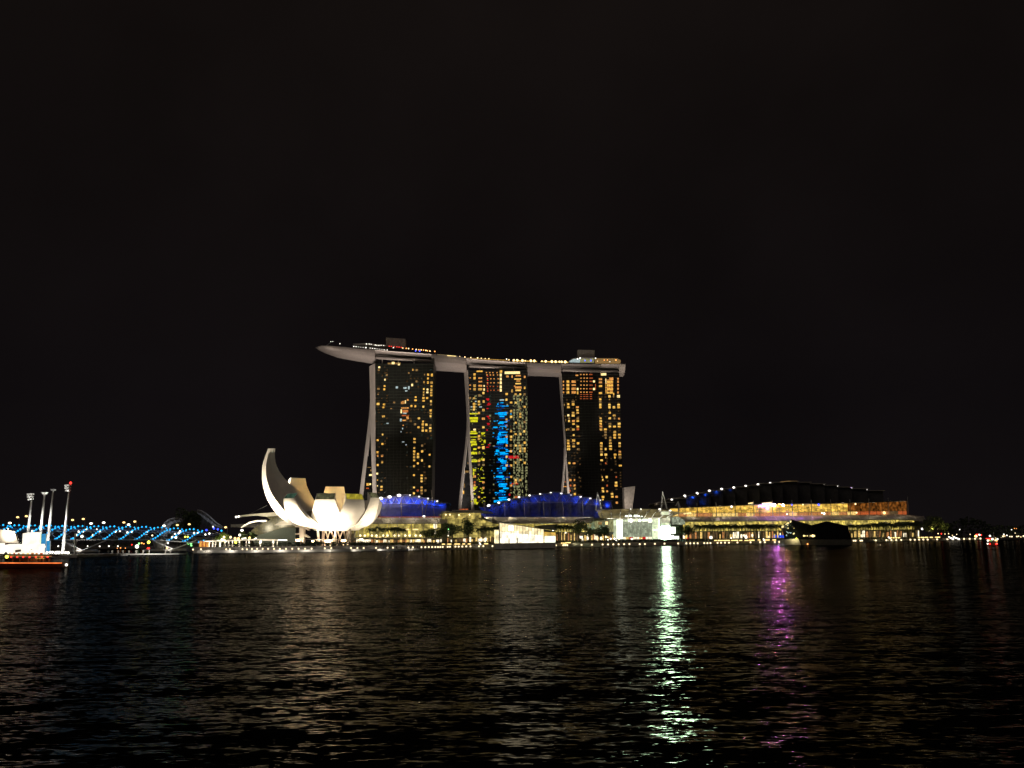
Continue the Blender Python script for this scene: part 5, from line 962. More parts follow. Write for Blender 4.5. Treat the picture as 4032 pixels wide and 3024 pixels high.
for s in starts[::1]:
    path = []
    for k in range(0, 25):
        th = -PI / 2 - k * 2 * PI / 24; xx = s + PITCH * k / 24
        if BX0 <= xx <= BX1 - 260: path.append(hpt(xx, th, RB * .78))
    if len(path) > 2: MB().tube(path, 0.09, 4).build('inner_helix_tube', M['steel'], br)
rest = MB(); lights.sort(key=lambda a: math.cos(a[1]) < 0)
for i, (xx, th, u) in enumerate(lights):
    p = hpt(xx, th, RB + .25) + Vector((0, -.2, 0)); r = rs.uniform(.5, .64) if math.cos(th) > -0.2 else rs.uniform(.38, .5)
    if i < 92: MB().ball(p, r, 8, 5).build('blue_light', M['cyan_l'], br)
    else: rest.ball(p, r, 6, 4)
if rest.v: tag(rest.build('blue_light_row', M['cyan_l'], br), kind='stuff')
b = MB(); rings = []
for x in range(BX0, BX1 + 1, 100):
    c = qa('1', x, 838 if x < 1900 else 838 + (x - 1900) * 0.07, b_d(x)); rings.append([c + Vector((0, -3, .35)), c + Vector((0, 3, .35)), c + Vector((0, 3, -.45)), c + Vector((0, -3, -.45))])
b.loft(rings); b.build('deck', M['concrete'], br)
for s_ in (-4.0, 0, 4.0):
    MB().tube([qa('1', x, axis_y(x) - 18 + (6 if s_ else 0), b_d(x)) + Vector((0, s_, 1.2 if s_ == 0 else 0)) for x in range(BX0, BX1 - 260, 200)], 0.16, 5).build('long_rail', M['steel'], br)
b = MB(); rings = []
for x in range(BX0, BX1 - 280, 66):
    c = qa('1', x, axis_y(x) - 30, b_d(x) + 1.5); rings.append([c + Vector((0, 2.4, .2)), c + Vector((0, -2, .2 + .5 * ((x // 66) % 3 == 0))), c + Vector((0, -2, -.1)), c + Vector((0, 2.4, -.1))])
b.loft(rings); b.build('shade_canopy', pmat('blue_grey_shade', (0.16, 0.20, 0.34), 0.6), br)
for x0 in (830, 1960):
    d = b_d(x0)
    for cx, tw in ((x0, 100), (x0 + 260, 84)):
        c = qa('1', cx, 850, d); w = tw / 3.16 * d / F
        b = MB(); rings = []
        for u in (0, .4, 1):
            ww = w * (0.45 + 0.55 * u); z = 0.8 + (c.z - 0.8) * u
            rings.append([Vector((c.x + ww * math.cos(2 * PI * k / 12), d + 4 + ww * .5 * math.sin(2 * PI * k / 12), z)) for k in range(12)])
        if cx == x0: b.loft(rings); b.build('pier', M['concrete'], br)
    pc = qa('1', x0 + 215, 850, d - 4); ft = Vector((pc.x, d - 5, 1.2))
    for dx in (-15, 15): MB().tube([ft, pc + Vector((dx, 0, 0))], 0.42, 7).build('raking_leg', M['white_steel'], br)
    for cx in (x0, x0 + 215):
        c = qa('1', cx, 990, d - 2); MB().loft([[Vector((c.x + 10 * math.cos(2 * PI * k / 14) * s, d - 2 + 5 * math.sin(2 * PI * k / 14), z)) for k in range(14)] for z, s in ((-1, 1), (1.0, 1), (1.5, .85))]).build('pier_cap', M['pale_concrete'], br)
for x, y, m, r in ((400, 730, 'white_l', .75), (610, 735, 'white_l', .55), (430, 727, 'white_l', .5), (955, 780, 'white_l', .8), (1020, 797, 'white_l', 1.1), (1155, 783, 'prom_l', .8), (1037, 737, 'white_l', .6), (1242, 735, 'white_l', .7), (1440, 738, 'white_l', .75), (1492, 732, 'white_l', .6), (1585, 747, 'white_l', .9), (1640, 740, 'white_l', .75), (1832, 742, 'white_l', .6), (1895, 785, 'prom_l', .7), (2140, 808, 'white_l', .7), (2188, 810, 'white_l', 1.0), (2180, 765, 'white_l', .6), (980, 738, 'white_l', .8), (1075, 708, 'white_l', .6), (1205, 707, 'white_l', .5), (100, 703, 'white_l', .5), (180, 740, 'white_l', .5)):
    MB().ball(qa('1', x, y, b_d(x) - 3), r * .85).build('deck_lamp', M[m], br)
for f, x, y, m, r in (('2', 475, 935, 'yel_l', .7), ('2', 512, 935, 'yel_l', .7), ('2', 605, 880, 'white_l', .8), ('2', 660, 877, 'white_l', .6), ('2', 770, 902, 'white_l', .7), ('2', 827, 888, 'white_l', .8), ('2', 880, 788, 'white_l', .6), ('2', 328, 893, 'white_l', .7), ('2', 382, 880, 'white_l', .8), ('2', 402, 855, 'white_l', .8)):
    MB().ball(qa(f, x, y, 585), r * .85).build('deck_lamp', M[m], br)
for x in range(250, 2400, 195):
    MB().tube([qa('1', x, 838, b_d(x) - 2), qa('1', x, 735, b_d(x) - 2)], .07, 4).build('lamp_post', M['steel'], br)
for f, x, y in (('2', 893, 812), ('2', 950, 826), ('2', 1003, 846), ('2', 785, 838)): MB().ball(qa(f, x, y, 600), .7).build('blue_light', M['blue_l'] if x < 960 else M['cyan_l'], br)
# light that the bridge lamps throw on its own steel
for x in (700, 1250, 1800, 2300): point_light('bridge_light', qa('1', x, 770, b_d(x)), 900, (0.55, 0.75, 1.0), .3)
for x0 in (880, 2010): a = qa('1', x0 + 60, 930, b_d(x0) - 12); spot_light('pier_light', (a.x, a.y, 1.2), (a.x, a.y + 10, 8), 3500, (1, .95, .85), 110)

for x, y, d, pw in ((1350, 700, 615, 9000), (1600, 640, 618, 9000), (1900, 780, 612, 5000)): point_light('canopy_light', qa('2', x, y + 90, d), pw, (1, .88, .6), .4)
for x, y, d, pw in ((60, 820, 870, 5000), (860, 760, 890, 4500), (1000, 820, 890, 2500)): point_light('dome_fill', qa('2', x, y, d), pw, (.9, .92, 1), .5)  # unseen lamps added so that the domes show
for x in (800, 1000, 1200, 1400, 1600, 1780): a = qa('2', x, 1060, 533); point_light('pergola_fill', (a.x, 533, 3.2), 2600, (1, .88, .66), .2)  # lamps added in front to whiten the pergola
for px in (800, 900, 1000, 1100, 1200, 1300, 1400, 1500, 1620): a = P(px, 2.0, edge_d(px) - 4); point_light('quay_fill', a, 700, (1, .9, .75), .2)  # lamps added over the water to brighten the boardwalk edge
# road bridge behind it with tall lamps
def street_lamp(f, x, y, ybot, d, m, label, group=None, r=.9, arm=-1.6):
    a = qa(f, x, y, d); c = qa(f, x, ybot, d)
    t = thing('street_lamp', label, 'street lamp', (a.x - arm, d, max(c.z, .5)), group)
    MB().tube([(a.x - arm, d, max(c.z, .5)), (a.x - arm, d, a.z - .6), (a.x - arm * .7, d, a.z + .1), (a.x, d, a.z + .25)], [.16, .1, .08, .06], 5).build('pole', M['dark'] if m != 'sodium' else M['steel'], t)
    MB().ball(a, r, 8, 5, .62).build('lamp_head', M[m], t)
    return t
b = MB(); rings = []
for x in range(-100, 3300, 200):
    c = qa('1', x, 815, 690); rings.append([c + Vector((0, -9, .5)), c + Vector((0, 9, .5)), c + Vector((0, 9, -1.6)), c + Vector((0, -9, -1.6))])
b.loft(rings); rb = b.build('road_bridge', M['dark_stone']); tag(rb, 'dark road bridge running behind the blue lit footbridge', 'bridge')
SL = [('1', 220, 558, 700, 'sodium'), ('1', 328, 545, 650, 'sodium'), ('1', 903, 592, 680, 'sodium'), ('1', 1036, 580, 660, 'sodium'), ('1', 1541, 623, 720, 'sodium'), ('1', 1677, 612, 690, 'sodium'), ('2', 362, 765, 840, 'sodium'), ('2', 535, 753, 830, 'sodium'), ('2', 1063, 797, 880, 'sodium')]
for i, (f, x, y, yb, m) in enumerate(SL): street_lamp(f, x, y, yb + 60, 690, m, f'{nth(i + 1)} amber street lamp from the left above the blue lit footbridge', 'amber lamps on the road bridge', 1.15)
SW = [('1', 123, 630), ('1', 1133, 636), ('1', 1290, 625), ('1', 1600, 650), ('2', 170, 775), ('2', 1300, 842)]
for i, (f, x, y) in enumerate(SW): street_lamp(f, x, y, y + 170, 680, 'white_l', f'{nth(i + 1)} cold white street lamp from the left, just over the blue footbridge lights', 'white lamps on the road bridge', 1.3)

# four floodlight masts beside the stage
for i, (bx, by_, tx, ty_, red, lab) in enumerate(((372, 750, 400, 300, 0, 'shortest floodlight mast with stacked lamp trays, behind the white tent'), (520, 770, 560, 250, 0, 'white mast with a flat wide lamp head, behind the glowing booth and blue panels'), (622, 850, 665, 215, 0, 'slim white mast between the flat topped mast and the red beaconed mast'), (820, 985, 865, 190, 1, 'floodlight mast with a red beacon on top'))):
    d = 372; T = qa('1', tx, ty_, d); Bt = Vector((T.x - .4, d, 1.0))
    t = thing('floodlight_mast', lab, 'mast', Bt, 'masts beside the floating stage')
    MB().tube([Bt, T], [0.66, 0.36], 10).build('pole', M['white_steel'], t, True)
    if i in (0, 3):
        for k in range(3): MB().prism([T + Vector((-2.0 + .3 * k, -1, 1.2 - 1.1 * k)), T + Vector((.3, -1, 1.45 - 1.1 * k)), T + Vector((.3, -1, .85 - 1.1 * k)), T + Vector((-1.9 + .3 * k, -1, .55 - 1.1 * k))], (0, 2, 0)).build('lamp_tray', M['white_steel'], t)
    elif i == 1: MB().prism([T + Vector(v_) for v_ in ((-1.0, -1, .1), (1.0, -1, .1), (.5, -1, -.8), (-.5, -1, -.8))], (0, 2, 0)).build('lamp_head', M['white_steel'], t)
    else: MB().prism([T + Vector(v_) for v_ in ((-.9, -1, .3), (.9, -1, .2), (.3, -1, -.5), (-.4, -1, -.6))], (0, 2, 0)).build('lamp_head', M['steel'], t)
    if red: MB().ball(T + Vector((.3, 0, 2.1)), .55).build('beacon', M['red_l'], t)
    spot_light('mast_floodlight', (T.x - 3, d - 6, 9.5), (T.x, d, 26), 15000, (1, .97, .9), 110)

# floating stage with tents and booths
plat = MB(); a = qa('1', -200, 1045, 336)
plat.box((a.x - 20, 336, -.4), (qa('1', 960, 1045, 336).x, 380, 1.0)); tag(plat.build('floating_platform', M['pale_concrete']), 'low pale floating platform under the tents and masts', 'pontoon')
tn = thing('stage_tent', 'large cream stage tent at the edge, behind the orange tour boat', 'tent', qa('1', 60, 1020, 350))
MB().prism([qa('1', x, y, 352) for x, y in ((-160, 705), (60, 716), (165, 735), (190, 770), (215, 850), (238, 888), (130, 876), (-160, 880))], (-.53 * 14, 14, 0)).build('tent_roof', M['tent'], tn)
MB().prism([qa('1', x, y, 355) for x, y in ((-160, 880), (60, 880), (60, 905), (40, 1030), (-160, 1030))], (-.53 * 8, 8, 0)).build('glowing_wall', M['booth'], tn)
MB().prism([qa('1', x, y, 356) for x, y in ((62, 876), (178, 882), (160, 900), (62, 908))], (-.53 * 6, 6, 0)).build('dark_opening', M['timber'], tn)
bo = thing('ticket_booth', 'tall white box glowing brightly beside the cream tent', 'booth', qa('1', 390, 1020, 346))
MB().prism([qa('1', x, y, 346) for x, y in ((283, 760), (330, 752), (395, 744), (470, 745), (504, 752), (500, 895), (275, 895))], (-.53 * 6, 6, 0)).build('tall_box', M['booth'], bo)
MB().prism([qa('1', x, y, 346.5) for x, y in ((500, 752), (505, 753), (502, 890), (499, 890))], (-.53 * 5, 5, 0)).build('edge_trim', M['yel_l'], bo)
lb = thing('stage_booth', 'long low white booth glowing under the tall box', 'booth', qa('1', 330, 1025, 343))
MB().prism([qa('1', x, y, 343) for x, y in ((60, 905), (120, 890), (270, 893), (552, 890), (566, 930), (552, 945), (550, 1028), (30, 1028), (40, 930))], (-.53 * 5, 5, 0)).build('glowing_front', M['booth'], lb)
for pts in (((188, 965), (262, 958), (262, 985), (188, 998)), ((378, 960), (402, 955), (402, 962), (380, 967)), ((360, 988), (372, 984), (372, 992), (360, 994))): MB().prism([qa('1', x, y, 342.7) for x, y in pts], (-.53 * .2, .2, 0)).build('opening', M['rose'], lb)
for k in range(9): MB().box(tuple(qa('1', 60 + k * 55, 1026, 342.5)), tuple(qa('1', 60 + k * 55 + rs.uniform(12, 34), 1008 - rs.uniform(0, 10), 342.2))).build('counter_item', M[rs.choice(['shop_o', 'rose', 'ember', 'shop_y'])], lb)
for nm, pts, lab in (('a', ((510, 764), (576, 766), (570, 892), (506, 890)), 'taller blue lit panel beside the glowing white box'), ('b', ((566, 852), (626, 850), (622, 990), (562, 992)), 'lower blue lit panel at the foot of the masts')):
    t = thing('blue_panel', lab, 'screen', qa('1', pts[3][0], pts[3][1], 349)); MB().prism([qa('1', x, y, 349) for x, y in pts], (-.53 * .5, .5, 0)).build('screen', M['blue_panel'], t); MB().tube([qa('1', pts[1][0] + 2, pts[1][1], 349), qa('1', pts[2][0] + 2, 1010, 349)], .12, 4).build('frame', M['white_steel'], t)
pl_ = [(588, 996, .55), (625, 994, .6), (652, 994, .6), (690, 998, .6), (710, 996, .7), (735, 996, .7), (775, 995, .6), (815, 997, .6), (848, 1000, .65), (700, 1005, .5)]
for i, (x, y, r) in enumerate(pl_):
    t = thing('deck_lantern', f'{nth(i + 1)} white lantern from the left along the platform at the masts', 'lantern', qa('1', x, 1015, 345), 'white lanterns along the floating platform')
    MB().ball(qa('1', x, y, 345), r * .8).build('globe', M['white_l'], t); MB().tube([qa('1', x, 1020, 345), qa('1', x, y, 345)], .1, 4).build('post', M['steel'], t)
MB().tube([qa('1', 930, 1045, 345), qa('1', 938, 760, 345)], .32, 6).build('flagpole', M['white_steel']); fp = bpy.data.objects['flagpole']; tag(fp, 'thin white pole at the right end of the floating platform', 'pole')
pn = MB().box(tuple(qa('1', 1360, 1030, 380)) , (qa('1', 2230, 1030, 380).x, 388, .75)); tag(pn.build('pontoon', M['petal']), 'long thin white pontoon lying low in front of the blue lit bridge', 'pontoon')
for i, x in enumerate((1395, 1470, 1530, 1605, 1695, 1780, 1855, 2060, 2120)):
    t = thing('mooring_post', f'{nth(i + 1)} small post with a round cap from the left on the white pontoon', 'post', qa('1', x, 1015, 384), 'posts on the white pontoon')
    p = qa('1', x, 1015, 384); MB().tube([(p.x, 384, .75), (p.x, 384, 1.7)], .3, 6).build('post', M['concrete'], t); MB().ball((p.x, 384, 1.9), .45, 7, 4).build('cap', M['pale_concrete'], t)
a = qa('1', 1800, 1000, 372); spot_light('pontoon_light', (a.x, a.y, 9), (a.x, 384, 0), 9000, (1, .95, .85), 140)

a = qa('1', 60, 900, 349); point_light('tent_fill', (a.x, a.y, 9.5), 2600, (1, .88, .70), .3)  # unseen lamp added to brighten the tent roof
for x in (300, 480, 640, 830): a = qa('1', x, 1000, 366); point_light('mast_foot_fill', (a.x, a.y, 3.0), 1500, (1, .98, .92), .3)  # unseen lamps added to brighten the lower part of the masts
# scattered lights under and beyond the bridge
FL = [('1', 725, 918, 'white_l', .6, 'dim white'), ('1', 920, 918, 'white_l', .55, 'dim white'), ('1', 1090, 918, 'white_l', .5, 'dim white'), ('1', 1240, 920, 'white_l', .55, 'dim white'), ('1', 1355, 918, 'white_l', .6, 'dim white'), ('1', 1467, 918, 'white_l', .55, 'dim white'), ('1', 1705, 922, 'white_l', 1.6, 'large cold white'), ('1', 1730, 886, 'green_l', .8, 'green'), ('1', 1763, 880, 'ember_l', .7, 'orange'), ('1', 1790, 888, 'ember_l', .5, 'orange'), ('1', 1850, 868, 'yel_l', 1.3, 'yellow green'), ('1', 1845, 952, 'red_l', 1.3, 'red'), ('1', 1640, 900, 'red_l', .5, 'red'), ('1', 1925, 866, 'yel_l', .7, 'yellow'), ('1', 1500, 940, 'ember_l', .5, 'orange'), ('1', 1560, 942, 'ember_l', .4, 'orange'), ('1', 1460, 945, 'ember_l', .4, 'orange'), ('2', 520, 1030, 'green_l', 1.1, 'green'), ('2', 560, 1028, 'green_l', 1.1, 'green'), ('2', 565, 1063, 'green_l', .8, 'green'), ('2', 225, 1025, 'white_l', .8, 'white'), ('2', 213, 1100, 'sodium', .9, 'amber'), ('2', 30, 1010, 'yel_l', .6, 'yellow')]
cnt = {}
for f, x, y, m, r, nm in FL:
    cnt[nm] = cnt.get(nm, 0) + 1; p = qa(f, x, y, 720)
    t = thing('harbour_lamp', f'{nth(cnt[nm])} {nm} lamp from the left shining under the blue lit footbridge', 'lamp', (p.x, 720, min(0.5, p.z)), f'{nm} lamps under the footbridge')
    MB().ball(p, r).build('lamp_head', M[m], t); MB().tube([(p.x, 720, 0), (p.x, 720, p.z)], .12, 4).build('post', M['dark'], t)
for f, x, y, w, h, m, lab in (('2', 90, 1042, 26, 56, 'white_l', 'upright white lit sign under the footbridge pier'), ('2', 148, 1030, 40, 42, 'white_l', 'white lit sign beside a red strip under the footbridge'), ('2', 128, 1042, 14, 50, 'red_l', 'upright red lit strip between two white signs under the footbridge')):
    p = qa(f, x, y, 640); t = thing('lit_sign', lab, 'sign', (p.x, 640, 1)); ww, hh = w / 3.69 * 640 / F / 2, h / 3.69 * 640 / F / 2
    MB().box((p.x - ww, 640, p.z - hh), (p.x + ww, 640.4, p.z + hh)).build('panel', M[m], t); MB().tube([(p.x, 640.2, 0.2), (p.x, 640.2, p.z)], .15, 4).build('post', M['dark'], t)

# pergola along the waterfront left of the museum
pg = thing('pergola', 'long white flat roofed pergola on columns along the quay left of the museum', 'pergola', qa('2', 1300, 1100, 540))
b = MB(); rings = []
for x, y in ((760, 1003), (1000, 996), (1270, 984), (1500, 976), (1790, 984)):
    c = qa('2', x, y, 538); rings.append([c + Vector((0, -2.2, .45)), c + Vector((0, 5, .45)), c + Vector((0, 5, -.35)), c + Vector((0, -2.2, -.35))])
b.loft(rings); b.build('roof', M['white_panel'], pg)
for x, r in ((985, .55), (1055, .5), (1110, .4), (1165, .4), (1265, .6), (1405, .5), (1570, .5), (1755, .75), (1815, .35), (1365, .3), (880, .35), (830, .35), (920, .3)):
    p = qa('2', x, 992, 539); MB().tube([(p.x, 539, LAND_Z - .2), (p.x, 539, p.z)], r, 8).build('column', M['white_panel'], pg)
for i in range(9):
    p = qa('2', 690 + i * 17, 1055, 560); MB().box((p.x - .5, 560, p.z - 3), (p.x + .4, 560.4, p.z + 2.6)).build('lit_bay', M[('orange', 'warm', 'ember')[i % 3]], pg)
for x, y, w, h, a_ in ((1040, 985, 84, 30, -.35), (955, 990, 40, 18, 0), (1330, 958, 60, 18, .15), (1485, 966, 46, 20, .55), (1880, 983, 150, 18, -.02)):
    c = qa('2', x, y, 545); dx = w / 3.69 * .165 / 2; MB().tube([c + Vector((-dx, 0, dx * a_ * -1)), c + Vector((dx, 0, dx * a_))], h / 3.69 * .165 / 2.2, 6).build('canopy_light', M['white_l'], pg)
for x, y, m in ((1135, 942, 'prom_l'), (1040, 940, 'prom_l'), (1200, 958, 'sodium'), (1250, 960, 'sodium'), (1268, 910, 'white_l'), (1210, 1016, 'yel_l'), (1410, 950, 'sodium')): MB().ball(qa('2', x, y, 546), .8).build('lamp', M[m], pg)
wk = thing('covered_walkway', 'thin flat walkway roof on slim posts running below the museum', 'walkway', qa('3', 1200, 1480, 538))
b = MB(); rings = []
for x, y in ((775, 1388), (1200, 1387), (1800, 1380)):
    c = qa('3', x, y, 538); rings.append([c + Vector((0, -1.5, .25)), c + Vector((0, 3, .25)), c + Vector((0, 3, -.2)), c + Vector((0, -1.5, -.2))])
for x, y in ((690, 896), (1250, 892)):
    c = qa('4', x, y, 542); rings.append([c + Vector((0, -1.5, .25)), c + Vector((0, 3, .25)), c + Vector((0, 3, -.2)), c + Vector((0, -1.5, -.2))])
b.loft(rings); b.build('roof', M['concrete'], wk)
for f, x in (('3', 745), ('3', 960), ('3', 1175), ('3', 1392), ('3', 1797), ('3', 1975), ('4', 470), ('4', 790), ('4', 1015)):
    p = qa(f, x, 1390 if f == '3' else 896, 539); MB().tube([(p.x, 539, LAND_Z - .3), (p.x, 539, p.z)], .36, 7).build('column', M['white_panel'], wk)

# ================================================================== PROMENADE LAMPS
PL = {'left of the lotus museum': [('2', x, y) for x, y in ((590, 1120), (705, 1115), (1072, 1117), (1125, 1117), (1308, 1115), (1372, 1117), (1445, 1113), (1520, 1110), (1600, 1110), (1680, 1110), (1765, 1110), (1850, 1110))],
 'below the lotus museum': [('2', 1940, 1110), ('2', 2030, 1108), ('2', 2123, 1108)] + [('3', x, y) for x, y in ((705, 1517), (798, 1515), (890, 1515), (1078, 1512), (1170, 1510), (1450, 1507))],
 'below the smallest blue hall': [('4', x, y) for x, y in ((27, 1025), (118, 1025), (297, 1022), (464, 1020), (543, 1019), (767, 1016), (832, 1015), (957, 1012), (1012, 1012), (1064, 1010), (1112, 1010), (1158, 1010), (1197, 1010), (1230, 1010))],
 'just left of the white pavilion': [('4', x, y) for x, y in ((1265, 1008), (1338, 1007), (1370, 1005), (1450, 1003), (1497, 1003), (1550, 1002), (1607, 1000), (1668, 1000), (1792, 998), (1856, 997), (1987, 996))],
 'right of the white pavilion': [('5', x, y) for x, y in ((1065, 985), (1172, 983), (1200, 983), (1230, 983), (1437, 978), (1590, 976), (1743, 972), (1822, 972), (1898, 971))],
 'below the bright atrium': [('5', x, y) for x, y in ((1975, 970), (2055, 968), (2132, 967))] + [('6', x, y) for x, y in ((575, 962), (644, 960), (778, 957), (907, 955), (1090, 952))],
 'below the right palms': [('6', x, y) for x, y in ((1200, 951), (1253, 951), (1302, 950), (1351, 950), (1440, 948), (1482, 948), (1523, 947), (1618, 944), (1664, 942), (1717, 941), (1771, 941), (1884, 939), (2060, 937), (2190, 935))] + [('7', x, y) for x, y in ((145, 937), (210, 936), (343, 934), (403, 932), (465, 931))],
 'right of the dark pavilion': [('7', x, y) for x, y in ((1400, 915), (1425, 915), (1490, 915), (1512, 914), (1697, 911), (1838, 908), (1905, 908), (1970, 907), (2037, 905))],
 'on the far right quay': [('8', x, y) for x, y in ((512, 855), (577, 855), (642, 853), (705, 852), (770, 852), (912, 850), (1066, 847), (1148, 846), (1235, 845), (1315, 843), (1398, 842), (1480, 840), (1560, 838))]}
for where, pts in PL.items():
    for i, (f, x, y) in enumerate(pts):
        px, py_ = q(f, x, y); d = edge_d(px) + 1.2; p = at(px, py_, d); k = d / F
        t = thing('promenade_lamp', f'{nth(i + 1)} warm globe lamp from the left along the quay {where}', 'lamp', (p.x, d, .95), f'quay lamps {where}')
        MB().tube([(p.x, d, .95), (p.x, d, p.z)], .1, 5).build('post', M['dark'], t)
        MB().ball(p, max(.4, 3.2 * k), 8, 6).build('globe', M['prom_l'], t)
# lit step edges on the upper quay
SE = [('4', 1275, 968, 45), ('4', 1360, 967, 60), ('4', 1450, 966, 30), ('4', 1490, 966, 50), ('4', 1570, 965, 40), ('4', 1650, 965, 45), ('4', 1895, 962, 60), ('5', 1150, 952, 22), ('5', 1180, 952, 22), ('5', 1240, 947, 80), ('5', 1200, 968, 40), ('6', 1590, 912, 34), ('6', 1700, 912, 160), ('6', 1845, 911, 90), ('6', 1928, 911, 40), ('6', 2005, 911, 50), ('6', 2075, 909, 70), ('7', 35, 907, 70), ('7', 132, 905, 34), ('7', 232, 905, 80), ('7', 335, 905, 50), ('7', 1945, 877, 110), ('8', 300, 826, 130), ('8', 640, 822, 160), ('8', 790, 820, 110), ('8', 908, 818, 96)]
for i, (f, x, y, w) in enumerate(SE):
    p0, p1 = q(f, x - w / 2, y), q(f, x + w / 2, y); d = edge_d(p0[0]) + 9.5
    o = MB().tube([at(p0[0], p0[1], d), at(p1[0], p1[1], d)], 0.00058 * d, 6).build('step_light', M['strip'])
    tag(o, f'{nth(i + 1)} yellow step light bar from the left on the upper quay', 'light bar', 'yellow light bars on the upper quay')
for f, x0, y0, x1, y1, lab in (('8', 1070, 806, 1158, 850, 'slanting white stair light at the far right quay, lower end nearest the left'), ('8', 1150, 812, 1248, 850, 'second slanting white stair light at the far right quay, a little thinner'), ('8', 182, 815, 210, 842, 'short slanting cold white light left of the far right step lights'), ('4', 1795, 945, 1818, 978, 'short slanting cold white light left of the white pavilion'), ('7', 188, 890, 206, 915, 'short slanting cold white light below the right palms'), ('7', 1868, 866, 1892, 888, 'short slanting cold white light right of the dark pavilion')):
    p0, p1 = q(f, x0, y0), q(f, x1, y1); d = edge_d(p0[0]) + 8
    tag(MB().tube([at(p0[0], p0[1], d), at(p1[0], p1[1], d)], .0007 * d, 6).build('stair_light', M['white_l']), lab, 'light bar')

# ================================================================== PLANTING
def palm_proto(seed, h=9.0):
    r = random.Random(seed); t = thing('palm_tree', 'palm', 'palm', (0, 0, 0))
    MB().tube([(0, 0, 0), (.1, 0, h * .5), (.25 * r.uniform(-1, 1), 0, h)], [.24, .17, .14], 6).build('trunk', M['bark'], t)
    b = MB(); n = 22
    for k in range(n):
        a = 2 * PI * k / n + r.uniform(-.2, .2); L = r.uniform(2.6, 3.5); up = r.uniform(.15, 1.5); prev = None
        ca, sa = math.cos(a), math.sin(a)
        for j in range(7):
            u = j / 6; rr = L * u * (1 - .12 * up * u); z = h + up * L * .55 * u - L * (.62 + .25 * (1 - up)) * u * u * 1.25; w = (.14 + 1.5 * math.sin(PI * min(1, u * .88 + .1)) ** .8) * .5
            c = Vector((ca * rr, sa * rr, z)); s_ = Vector((-sa, ca, -.45)) * w; s2 = Vector((sa, -ca, -.45)) * w
            if prev:
                b.add([prev[0], c, c + s_, prev[0] * .6 + c * .4 + s_ * .55], [(0, 1, 2, 3)]); b.add([prev[0], c, c + s2, prev[0] * .6 + c * .4 + s2 * .55], [(0, 3, 2, 1)])
            prev = (c,)
    b.build('crown', M['palm_leaf'], t); return t
def tree_proto(seed, h=9.0, rx=3.6, flat=.8):
    r = random.Random(seed); t = thing('broadleaf_tree', 'tree', 'tree', (0, 0, 0))
    b = MB(); b.tube([(0, 0, 0), (.1, 0, h * .35), (0, 0, h * .62)], [.34, .26, .16], 7)
    for k in range(5):
        a = 2 * PI * k / 5 + r.random(); b.tube([(0, 0, h * (.32 + .05 * k)), (math.cos(a) * rx * .35, math.sin(a) * rx * .35, h * .58), (math.cos(a) * rx * .62, math.sin(a) * rx * .62, h * .72)], [.15, .1, .05], 5)
    b.build('trunk', M['bark'], t)
    b = MB(); blobs = []
    for k in range(13):
        a = r.uniform(0, 2 * PI); q_ = r.uniform(.1, .75) * rx; blobs.append((Vector((math.cos(a) * q_, math.sin(a) * q_, h * .66 + r.uniform(-.26, .30) * h * flat)), r.uniform(.30, .46) * rx))
    for c, R in blobs:
        for j in range(95):
            v_ = Vector((r.gauss(0, 1), r.gauss(0, 1), r.gauss(0, 1))).normalized() * R * r.uniform(.55, 1.08); v_.z *= .8
            p = c + v_; n1 = Vector((r.uniform(-1, 1), r.uniform(-1, 1), r.uniform(-1, 1))).normalized(); n2 = n1.cross(Vector((r.uniform(-1, 1), r.uniform(-1, 1), .3))).normalized(); s = r.uniform(.16, .36)
            b.add([p - n1 * s, p + n2 * s * .6, p + n1 * s, p - n2 * s * .6], [(0, 1, 2, 3)])
    b.build('crown', M['leaf'], t); return t
def tier_proto(seed, h=7.0):
    r = random.Random(seed); t = thing('terrace_tree', 'tree', 'tree', (0, 0, 0))
    MB().tube([(0, 0, 0), (0, 0, h * .95)], [.2, .07], 5).build('trunk', M['bark'], t); b = MB()
    for k in range(5):
        z = h * (.36 + .15 * k) + r.uniform(-.2, .2); R = (4.4 - .6 * k) * r.uniform(.7, 1.1); ox, oy = r.uniform(-.8, .8), r.uniform(-.5, .5)
        for j in range(70):
            a = r.uniform(0, 2 * PI); q_ = R * math.sqrt(r.random()); p = Vector((ox + q_ * math.cos(a), oy + q_ * math.sin(a), z + r.uniform(-.22, .25) + .12 * q_)); s = r.uniform(.2, .42)
            n1 = Vector((math.cos(a), math.sin(a), r.uniform(-.2, .3))); n2 = Vector((-math.sin(a), math.cos(a), r.uniform(-.5, .5)))
            b.add([p - n1 * s, p + n2 * s * .6, p + n1 * s, p - n2 * s * .6], [(0, 1, 2, 3)])
    b.build('crown', M['leaf'], t); return t
def protos(mk, seeds): return [[mk(s), 0] for s in seeds]
PALMS, TREES, TIERS = protos(palm_proto, (1, 2, 3, 4)), protos(tree_proto, (11, 12, 13)), protos(tier_proto, (31, 32, 33))
KIDS = {p[0].name: list(p[0].children) for p in PALMS + TREES + TIERS}
rp = random.Random(5)
def plant(pool, i, loc, s, label, group):
    pr = pool[i % len(pool)]; o = pr[0]
    if not pr[1]:
        pr[1] = 1; o.location = loc; o.scale = (s, s, s); o.rotation_euler = (0, 0, rp.uniform(0, 6)); o['label'] = label; o['group'] = group; return o
    return copy_tree(o, KIDS[o.name], loc, rp.uniform(0, 6), s, label, group)
